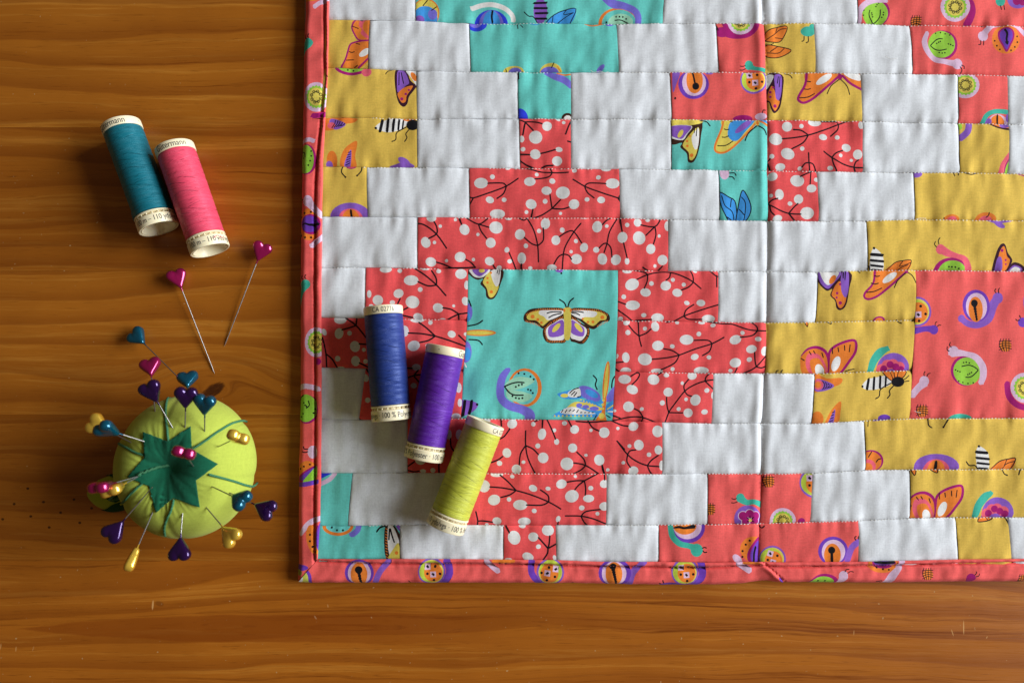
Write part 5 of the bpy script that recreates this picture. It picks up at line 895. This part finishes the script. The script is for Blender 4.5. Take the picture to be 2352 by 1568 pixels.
def spool(label, col, top, bot, zbase, words_top, words_bot, tail=None):
    R = 43.0; zc = zbase + R + .6
    A, Bp = P(*top, zc), P(*bot, zc); ax = (Bp - A); L = ax.length / S; ax.normalize()
    root = empty('thread_spool', A); root.rotation_euler = (0, 0, math.atan2(ax.y, ax.x))
    tag(root, label, 'thread spool', 'spools of sewing thread'); bpy.context.view_layer.update()
    # local: x along the axis, z up; "left when the cap is up" is local -y seen from above
    lc = root.matrix_world.inverted() @ CAMP; lc.x = 0; PH0 = math.degrees(math.atan2(lc.y, lc.z))
    def part(name, me, mat, par=root): o = link(name, me, par, mat); return o
    e = L
    cap = part('cap', lathe_mesh('cap', [(30, 1.0), (R - 2.5, .8), (R - .6, 1.6), (R, 3.2), (R, 18.4), (R - .8, 19.6), (34, 20)]), M_CREAM)
    part('core', lathe_mesh('core', [(34, 14), (34, e - 8), (36.5, e - 1.2), (35, e - 4), (31, e - 14), (30.5, 2.0), (30, 1.2)]), M_CREAM)
    rnd = random.Random(label); prof = []
    for i in range(66):
        x = 19.8 + (e - 34.5 - 19.8) * i / 65; prof.append((R - 1.0 + rnd.uniform(-.32, .32) - 2.0 * math.exp(-(x - 19.8) / 2.5) * .5, x))
    prof.append((34, e - 33.5))
    part('thread_winding', lathe_mesh('thread_winding', prof, uv=True), thread_mat('sewing_thread', col))
    part('locking_flange', lathe_mesh('locking_flange', [(34, e - 34), (R - 3, e - 33.6), (R - .4, e - 32.2), (R - .2, e - 29.6), (R - 3, e - 28.6), (34, e - 28.2)]), M_CREAM)
    rim = part('rim', lathe_mesh('rim', [(34, e - 24.2), (R - 1.4, e - 24), (R + .2, e - 22.4), (R + .4, e - 2.2), (R - .6, e - .4), (R - 2.8, e), (R - 4.0, e - .6), (R - 4.6, e - 3), (R - 5.2, e - 12), (34, e - 13)]), M_CREAM)
    for k in range(20):                                         # small teeth in the slot that holds the thread end
        a = 2 * math.pi * k / 20; V, F = tube([(0, 0, 0), (4.6 * S, 0, 0)], [1.5 * S, 1.0 * S], 6)
        me = mesh('tooth', [Vector(((e - 28.8) * S + q.x, (R - 3.2) * math.sin(a) * S + q.y, (R - 3.2) * math.cos(a) * S + q.z)) for q in V], F); part('tooth', me, M_CREAM, rim)
    for tx, ph, size in words_top: part('lettering', text_on(tx, size, R + .25, 11.0, ph + PH0), M_INK, cap)
    for tx, ph, size in words_bot: part('lettering', text_on(tx, size, R + .65, e - 12.4, ph + PH0, 1.0, .75), M_INK, rim)
    if tail:
        inv = root.matrix_world.inverted()
        V, F = tube([inv @ P(x, y, zz) for x, y, zz in catmull(tail, 5)], .75 * S, 6); part('thread_tail', mesh('thread_tail', V, F), M_TAIL[label], root)
    return root
M_TAIL = {}
def zt(x, y): return ((300 + x / 2.24) * KU, (400 + y / 2.24) * KU)
l1 = 'teal thread spool lying on the bare wood beside the pink one'; M_TAIL[l1] = NT('teal_tail').p(Base_Color=lin(28, 130, 150), Roughness=.7)
spool(l1, lin(6, 100, 116), (277, 286), (365.5, 526), 0, [('Gütermann', -32, 20), ('·', 62, 20)], [('100 m – 110 yds/vgs', 3, 17)],
      [(*zt(512, 978), 50), (*zt(507, 1010), 44), (*zt(520, 1060), 40), (*zt(548, 1105), 44), (*zt(585, 1085), 66)])
l2 = 'pink thread spool lying on the bare wood beside the teal one'; M_TAIL[l2] = NT('pink_tail').p(Base_Color=lin(225, 80, 110), Roughness=.7)
spool(l2, lin(226, 70, 98), (400, 337), (483, 576), 0, [('Gütermann', -10, 20), ('·', 100, 20)], [('100 m – 110 yds/vgs', 10, 17)],
      [(*zt(1240, 1235), 84), (*zt(1275, 1212), 80), (*zt(1300, 1225), 76), (*zt(1330, 1232), 70)])
l3 = 'royal blue thread spool on the quilt, leftmost of the three there'; M_TAIL[l3] = None
spool(l3, lin(30, 52, 122), (879.5, 703.6), (899.8, 964.7), 24, [('CA 02776', 0, 15.5), ('·', 86, 20), ('·', -80, 20)], [('yds/vgs · 100 % Polyester', -4, 17)])
l4 = 'deep violet thread spool on the quilt between the blue and the yellow-green spool'; M_TAIL[l4] = NT('violet_tail').p(Base_Color=lin(80, 30, 130), Roughness=.7)
spool(l4, lin(82, 24, 142), (1024.5, 795.5), (972.3, 1054), 24, [('CA 02776', -100, 15.5), ('·', -18, 20), ('Gütermann', 92, 20)], [('100 % Polyester · 100 m –', -10, 17)])
l5 = 'yellow-green thread spool on the quilt nearest its bottom edge'; M_TAIL[l5] = None
spool(l5, lin(184, 186, 60), (1116.5, 966.7), (1021.8, 1211.7), 24, [('Gütermann', -112, 20), ('CA 02776', 62, 15.5)], [('110 yds/vgs · 100 % Polyester', 26, 17)])
# ------------------------------------------------------------------ pincushion and pins
def z3(x, y): return ((300 + x / 1.8444) * KU, (1500 + y / 1.8444) * KU)
CB = P(429, 1070, 100); CB.z = 0
cushion = empty('pincushion', CB); tag(cushion, 'lime green round fabric pincushion with dark green star, stuck full of pins', 'pincushion')
bpy.context.view_layer.update()
CORD_END = [z3(690, 160), z3(1222, 338), z3(1306, 820), z3(664, 1178), z3(352, 940), z3(318, 498)]
CORD_MID = [[z3(690, 485), z3(682, 400), z3(668, 290), z3(675, 210)], [z3(862, 545), z3(940, 500), z3(1050, 420), z3(1150, 360)], [z3(985, 730), z3(1080, 755), z3(1180, 785), z3(1250, 808)],
            [z3(730, 915), z3(712, 990), z3(680, 1060), z3(660, 1120)], [z3(505, 790), z3(450, 840), z3(400, 885), z3(375, 915)], [z3(515, 590), z3(450, 570), z3(390, 540), z3(340, 515)]]
cord_ang = []
for e_ in CORD_MID:
    q = P(*e_[2], 185); cord_ang.append(math.atan2(q.y - CB.y, q.x - CB.x))
PROF = [(0, 176), (8, 178), (18, 184), (30, 191), (45, 197), (60, 200), (76, 199.5), (92, 195), (107, 187), (120, 176), (131, 163), (140, 148), (146.5, 131), (150.5, 114), (152, 98), (150.5, 81), (146, 64), (138, 47), (126, 31), (111, 18), (94, 8), (78, 2), (60, .6), (0, .6)]
def cush(rho, zz, ph):
    d = 0.0
    for a in cord_ang:
        dd = (ph - a + math.pi) % (2 * math.pi) - math.pi; arc = dd * max(rho, 25)
        d += 2.4 * math.exp(-(arc / 7.5) ** 2) * min(1, rho / 40) + 1.2 * math.exp(-(arc / 24) ** 2) * min(1, rho / 60)
    wr = 1.7 * float(N2(np.array([ph * 9]), np.array([rho * .012]))[0]) * math.exp(-((rho - 70) / 32) ** 2) + 1.3 * float(N2(np.array([ph * 17 + 5]), np.array([rho * .02]))[0]) * math.exp(-((rho - 58) / 24) ** 2) if zz > 120 else 0
    lump = 1.6 * float(N2(np.array([math.cos(ph) * 1.3 + 9]), np.array([math.sin(ph) * 1.3 + zz * .012]))[0])
    nx = rho / 152; nz = (zz - 98) / 100
    return rho - d * nx * .8 + lump * nx, zz - d * max(nz, 0) * .8 + wr
V, F = [], []; n = 216
prof = catmull(PROF, 3)
for (r_, zz) in prof:
    for k in range(n):
        ph = 2 * math.pi * k / n; a, b_ = cush(max(r_, .01), zz, ph); V.append((CB.x + a * .935 * math.cos(ph) * S, CB.y + a * math.sin(ph) * S, max(b_, .5) * S))
for i in range(len(prof) - 1):
    for k in range(n): F.append((i * n + k, (i + 1) * n + k, (i + 1) * n + (k + 1) % n, i * n + (k + 1) % n))
bv = BVHTree.FromPolygons([Vector(q) for q in V], F)
def hit(px, py):
    r_ = bv.ray_cast(CAMP, ray(px, py)); return (r_[0], r_[1]) if r_[0] else (None, None)
child('body', mesh('body', V, F), cushion, cloth_mat('lime_cotton', lin(172, 184, 74), .12, 2.6, .3))
STAR = [(508, 420), (690, 487), (855, 380), (863, 545), (1052, 655), (895, 775), (920, 968), (728, 905), (600, 1010), (548, 820), (390, 748), (515, 605)]
olS = []
for i, q in enumerate(STAR):
    a = np.array(z3(*q)); b_ = np.array(z3(*STAR[(i + 1) % len(STAR)]))
    for k in range(12): olS.append(tuple(a + (b_ - a) * k / 12))
v2, f2, _ = cut(olS, [], (0, 0, 0), 4.0)
ctr = np.array(z3(692, 668)); VS = []
for q in v2:
    h_, nn = hit(*q)
    if h_ is None: h_ = P(q[0], q[1], 150); nn = Vector((0, 0, 1))
    ang = math.atan2(q[1] - ctr[1], q[0] - ctr[0]); rr = math.hypot(*(q - ctr))
    lift = 2.2 + 1.5 * float(N2(np.array([ang * 3.3 + 2]), np.array([rr * .012]))[0]) * min(1, rr / 20) + .6 * float(N2(np.array([ang * 7]), np.array([rr * .02 + 4]))[0]) * min(1, rr / 25)
    VS.append(h_ + nn * (max(lift, 1.0) * S))
nb = len(olS)
fs = [tuple(q) for q in f2]
star = child('star', mesh('star', VS, fs), cushion, cloth_mat('dark_green_cotton', lin(22, 92, 66), .20, 3.6, .4))
sm = star.modifiers.new('thickness', 'SOLIDIFY'); sm.thickness = 1.4 * S; sm.offset = 1.0
M_CORD = NT('green_cord'); x_, y_, zc_ = M_CORD.pos(); tw = M_CORD.math('SINE', M_CORD.math('MULTIPLY', M_CORD.math('ADD', x_, y_), 1.4)); M_CORD.p(Base_Color=lin(60, 122, 84), Roughness=.8); M_CORD.bump(tw, .6, .0002); M_CORD = M_CORD.m
for i in range(6):
    pts = []
    for q in catmull(CORD_MID[i] + [CORD_END[i]], 6):
        h_, nn = hit(*q)
        if h_: pts.append(h_ + nn * (1.1 * S))
    if len(pts) > 3:
        base = pts[-1]; out = Vector((base.x - CB.x, base.y - CB.y, 0)).normalized()
        pts += [base - out * (1.5 * S) + Vector((0, 0, -20 * S)), base - out * (6 * S) + Vector((0, 0, -45 * S))]
        VV, FF = tube(pts, 2.5 * S, 8); child('cord', mesh('cord', VV, FF), cushion, M_CORD)
# the little emery strawberry that hangs beside it, resting on the table
BC = P(*z3(292, 868), 36); tipv = (P(*z3(95, 862), 30) - BC); tipv.z = 0; tipv.normalize(); side = Vector((-tipv.y, tipv.x, 0))
VV, FF = [], []; nn_ = 40; bp = catmull([(0, -38), (22, -36), (36, -22), (40, -4), (37, 14), (30, 32), (20, 46), (9, 56), (0, 58)], 4)
for (r_, x) in bp:
    for k in range(nn_):
        q = 2 * math.pi * k / nn_; VV.append(BC + tipv * (x * S) + side * (r_ * math.cos(q) * S) + Vector((0, 0, (r_ * math.sin(q) * .9 + 1) * S)))
for i in range(len(bp) - 1):
    for k in range(nn_): FF.append((i * nn_ + k, i * nn_ + (k + 1) % nn_, (i + 1) * nn_ + (k + 1) % nn_, (i + 1) * nn_ + k))
berry = child('strawberry', mesh('strawberry', VV, FF), cushion, cloth_mat('lime_cotton_small', lin(158, 170, 44), .08)); berry['label'] = 'small lime strawberry with dark green leaves on the cord'
VV, FF = [], []
for k in range(5):                                              # five pointed leaves lying over its shoulder
    a0 = 2 * math.pi * k / 5 + .5; o = len(VV)
    for j in range(7):
        u = j / 6; x = -40 + 58 * u; rad = float(np.interp(x, [-40, -36, -22, -4, 14, 32], [3, 22, 36, 40, 37, 30])) + 2.6; wdt = .62 * math.sin(math.pi * min(1, u * .75 + .25)) * (1 - u ** 3)
        for sg in (-1, 0, 1):
            q = a0 + sg * wdt; VV.append(BC + tipv * (x * S) + side * ((rad + (sg == 0) * 1.5) * math.cos(q) * S) + Vector((0, 0, ((rad + (sg == 0) * 1.5) * math.sin(q) * .9 + 1) * S)))
    for j in range(6):
        for g_ in range(2): FF.append((o + j * 3 + g_, o + j * 3 + g_ + 1, o + j * 3 + g_ + 4, o + j * 3 + g_ + 3))
lf = child('leaf', mesh('leaf', VV, FF), berry, cloth_mat('dark_green_cotton_small', lin(22, 66, 34), .15))
lf.matrix_parent_inverse = Matrix.Identity(4); lf.matrix_local = Matrix.Identity(4)
pts = []
for i, q in enumerate(catmull([z3(700, 655), z3(660, 662), z3(600, 680), z3(530, 705), z3(470, 735)], 5)):
    h_, nm = hit(*q); pts.append(h_ + nm * ((4.5 if i > 2 else 3.2) * S))
pts += [BC + Vector((0, 0, 128 * S)) + (CB - BC) * .42, BC + Vector((0, 0, 92 * S)) - tipv * (40 * S), BC + Vector((0, 0, 52 * S)) - tipv * (50 * S), BC - tipv * (42 * S)]
VV, FF = tube([Vector(q) for q in catmull([tuple(q) for q in pts], 3)], 2.6 * S, 8); child('hanging_cord', mesh('hanging_cord', VV, FF), cushion, M_CORD)
# ---- heart-headed pins
def heart_mesh(name):
    # two plump lobes run together and taper to the point
    cones = [(-.45, .34, .53, 0, -.95, .06), (.45, .34, .53, 0, -.95, .06), (0, .10, .50, 0, -.95, .05)]
    def hz(x, y):
        vals = []
        for (lx, ly, lr, tx, ty, tr) in cones:
            dx, dy = tx - lx, ty - ly; best = -9.0
            for i in range(13):
                uu = i / 12; r_ = tr + (lr - tr) * (1 - uu) ** .62; best = max(best, r_ * r_ - (x - lx - dx * uu) ** 2 - (y - ly - dy * uu) ** 2)
            vals.append(best)
        m0 = max(vals); kk = 34.0
        return m0 + math.log(sum(math.exp(kk * (q - m0)) for q in vals)) / kk - .006
    na, nr = 64, 14; V = []; F = []; o = (0, -.05)
    rim = []
    for k in range(na):
        a = 2 * math.pi * k / na; lo, hi = 0, 1.6
        for _ in range(22):
            mid = (lo + hi) / 2
            if hz(o[0] + math.cos(a) * mid, o[1] + math.sin(a) * mid) > 0: lo = mid
            else: hi = mid
        rim.append(lo)
    for sg in (1, -1):
        for j in range(nr + 1):
            u = math.sin(math.pi / 2 * j / nr)
            for k in range(na):
                a = 2 * math.pi * k / na; x = o[0] + math.cos(a) * rim[k] * u; y = o[1] + math.sin(a) * rim[k] * u
                zz = 0 if j == nr else .53 * max(hz(x, y) / .28, 0) ** .29
                V.append((x * 22.6 * S, y * 22.6 * S, sg * zz * 20 * S))
    m2 = (nr + 1) * na
    for s_ in (0, 1):
        for j in range(nr):
            for k in range(na):
                q = (s_ * m2 + j * na + k, s_ * m2 + (j + 1) * na + k, s_ * m2 + (j + 1) * na + (k + 1) % na, s_ * m2 + j * na + (k + 1) % na)
                F.append(q if s_ == 0 else q[::-1])
    return mesh(name, V, F)
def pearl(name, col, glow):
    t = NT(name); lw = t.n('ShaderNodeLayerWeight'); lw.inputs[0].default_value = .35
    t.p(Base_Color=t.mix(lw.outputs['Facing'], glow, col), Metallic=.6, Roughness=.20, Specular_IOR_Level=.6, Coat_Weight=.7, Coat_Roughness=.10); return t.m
PEARL = {'magenta': pearl('magenta_pearl', lin(112, 6, 54), lin(172, 20, 92)), 'teal': pearl('teal_pearl', lin(4, 62, 86), lin(10, 98, 126)), 'purple': pearl('purple_pearl', lin(26, 4, 44), lin(52, 14, 82)), 'yellow': pearl('yellow_pearl', lin(214, 150, 24), lin(250, 205, 80))}
M_STEEL = NT('steel').p(Base_Color=(.42, .40, .38), Metallic=1.0, Roughness=.45)
HEART = {}
for k in PEARL:
    HEART[k] = heart_mesh('heart_head'); HEART[k].materials.append(PEARL[k])
def pin(color, label, head, hz, entry, ang=None, ez=None, edge=False, group='heart-headed pins stuck in the pincushion', depth=30):
    Hc = P(*head, hz)
    if ez is None:
        E, nn = hit(*entry)
        if E is None: E = P(*entry, 120)
    else: E = P(*entry, ez)
    Y = (Hc - E).normalized(); view = (CAMP - Hc).normalized()
    if edge: X = view - Y * view.dot(Y)
    else:
        if ang is None:
            X = Y.cross(view)
        else:
            a = math.radians(ang); X = Vector((math.cos(a), -math.sin(a), 0))
        X = X - Y * X.dot(Y)
    X.normalize(); Z = X.cross(Y)
    if Z.dot(view) < 0: X = -X; Z = -Z
    root = empty('sewing_pin', E); tag(root, label, 'pin', group); bpy.context.view_layer.update()
    inv = Matrix.Translation(-E)
    M = Matrix(((X.x, Y.x, Z.x, Hc.x), (X.y, Y.y, Z.y, Hc.y), (X.z, Y.z, Z.z, Hc.z), (0, 0, 0, 1)))
    hd = link('head', HEART[color], root); hd.matrix_local = inv @ M
    tip = Hc - Y * (18 * S); sunk = E - Y * (depth * S)
    if depth: pts = [tip, E, sunk]; rs = [1.25 * S, 1.25 * S, 1.1 * S]
    else: pts = [tip, tip + (E - tip) * .93, E]; rs = [1.3 * S, 1.2 * S, .18 * S]
    VV, FF = tube([inv @ q for q in pts], rs, 10, False); link('shaft', mesh('shaft', VV, FF), root, M_STEEL)
    VV, FF = tube([inv @ (tip + Y * (3 * S)), inv @ (tip - Y * (6 * S)), inv @ (tip - Y * (15 * S))], [2.6 * S, 1.75 * S, 1.4 * S], 10, False); link('collar', mesh('collar', VV, FF), root, PEARL[color])
    return root
LG = 'loose heart-headed pins on the table'
pin('magenta', 'magenta heart pin lying loose on the wood, nearer the quilt', (600.5, 575), 15, (515, 796), None, 1.2, group=LG, depth=0)
pin('magenta', 'magenta heart pin lying loose with its point at the wood knot', (407, 638), 15, (493, 858), None, 1.2, group=LG, depth=0)
pin('teal', 'teal heart pin leaning farthest up and left from the cushion, head on the wood', (315, 773), 18, (436, 893), -48, 70, depth=30)
pin('magenta', 'magenta heart pin behind the upper purple one at the cushion top', (345, 841), 105, (356, 943), 0)
pin('purple', 'purple heart pin at the upper left of the cushion, below the magenta heart', (347, 897), 215, (396, 981), -14)
pin('teal', 'teal heart pin standing highest above the purple one at the cushion top', (430.5, 870), 100, (431, 922), 7)
pin('purple', 'purple heart pin between two teal hearts at the top of the cushion', (427, 910), 222, (425, 981), -28)
pin('teal', 'teal heart pin right of the purple one at the cushion top', (470.5, 927), 215, (470, 990), 8)
pin('yellow', 'yellow heart pin on the bright right shoulder of the cushion', (544, 1005), 262, (502, 1025), 13)
pin('magenta', 'magenta heart pin standing in the dark green star', (424, 1042), 290, (445, 1071), 12)
pin('yellow', 'yellow heart pin at the far left, partly behind the teal one', (223, 975), 190, (300, 1015), -54)
pin('teal', 'teal heart pin at the far left, over the yellow one', (245, 986), 262, (336, 1015), -14)
pin('magenta', 'magenta heart pin over the little strawberry at the left', (234, 1117), 285, (322, 1092), -6)
pin('yellow', 'yellow heart pin over the little strawberry at the left', (262, 1123), 262, (318, 1094), -20)
pin('purple', 'purple heart pin at the lower left of the cushion', (262, 1220), 205, (327, 1145), 32)
pin('yellow', 'yellow heart pin seen edge-on below the cushion', (303, 1286), 205, (350, 1178), None, None, True)
pin('purple', 'purple heart pin pointing straight down below the cushion', (413, 1264), 205, (419, 1180), 0)
pin('yellow', 'yellow heart pin at the lower right of the cushion', (529, 1230), 215, (474, 1165), -48)
pin('teal', 'teal heart pin at the right side of the cushion', (551.5, 1147), 245, (487, 1117), -27)
pin('purple', 'purple heart pin farthest right of the cushion, near the quilt', (610, 1169), 175, (527, 1131), -6)
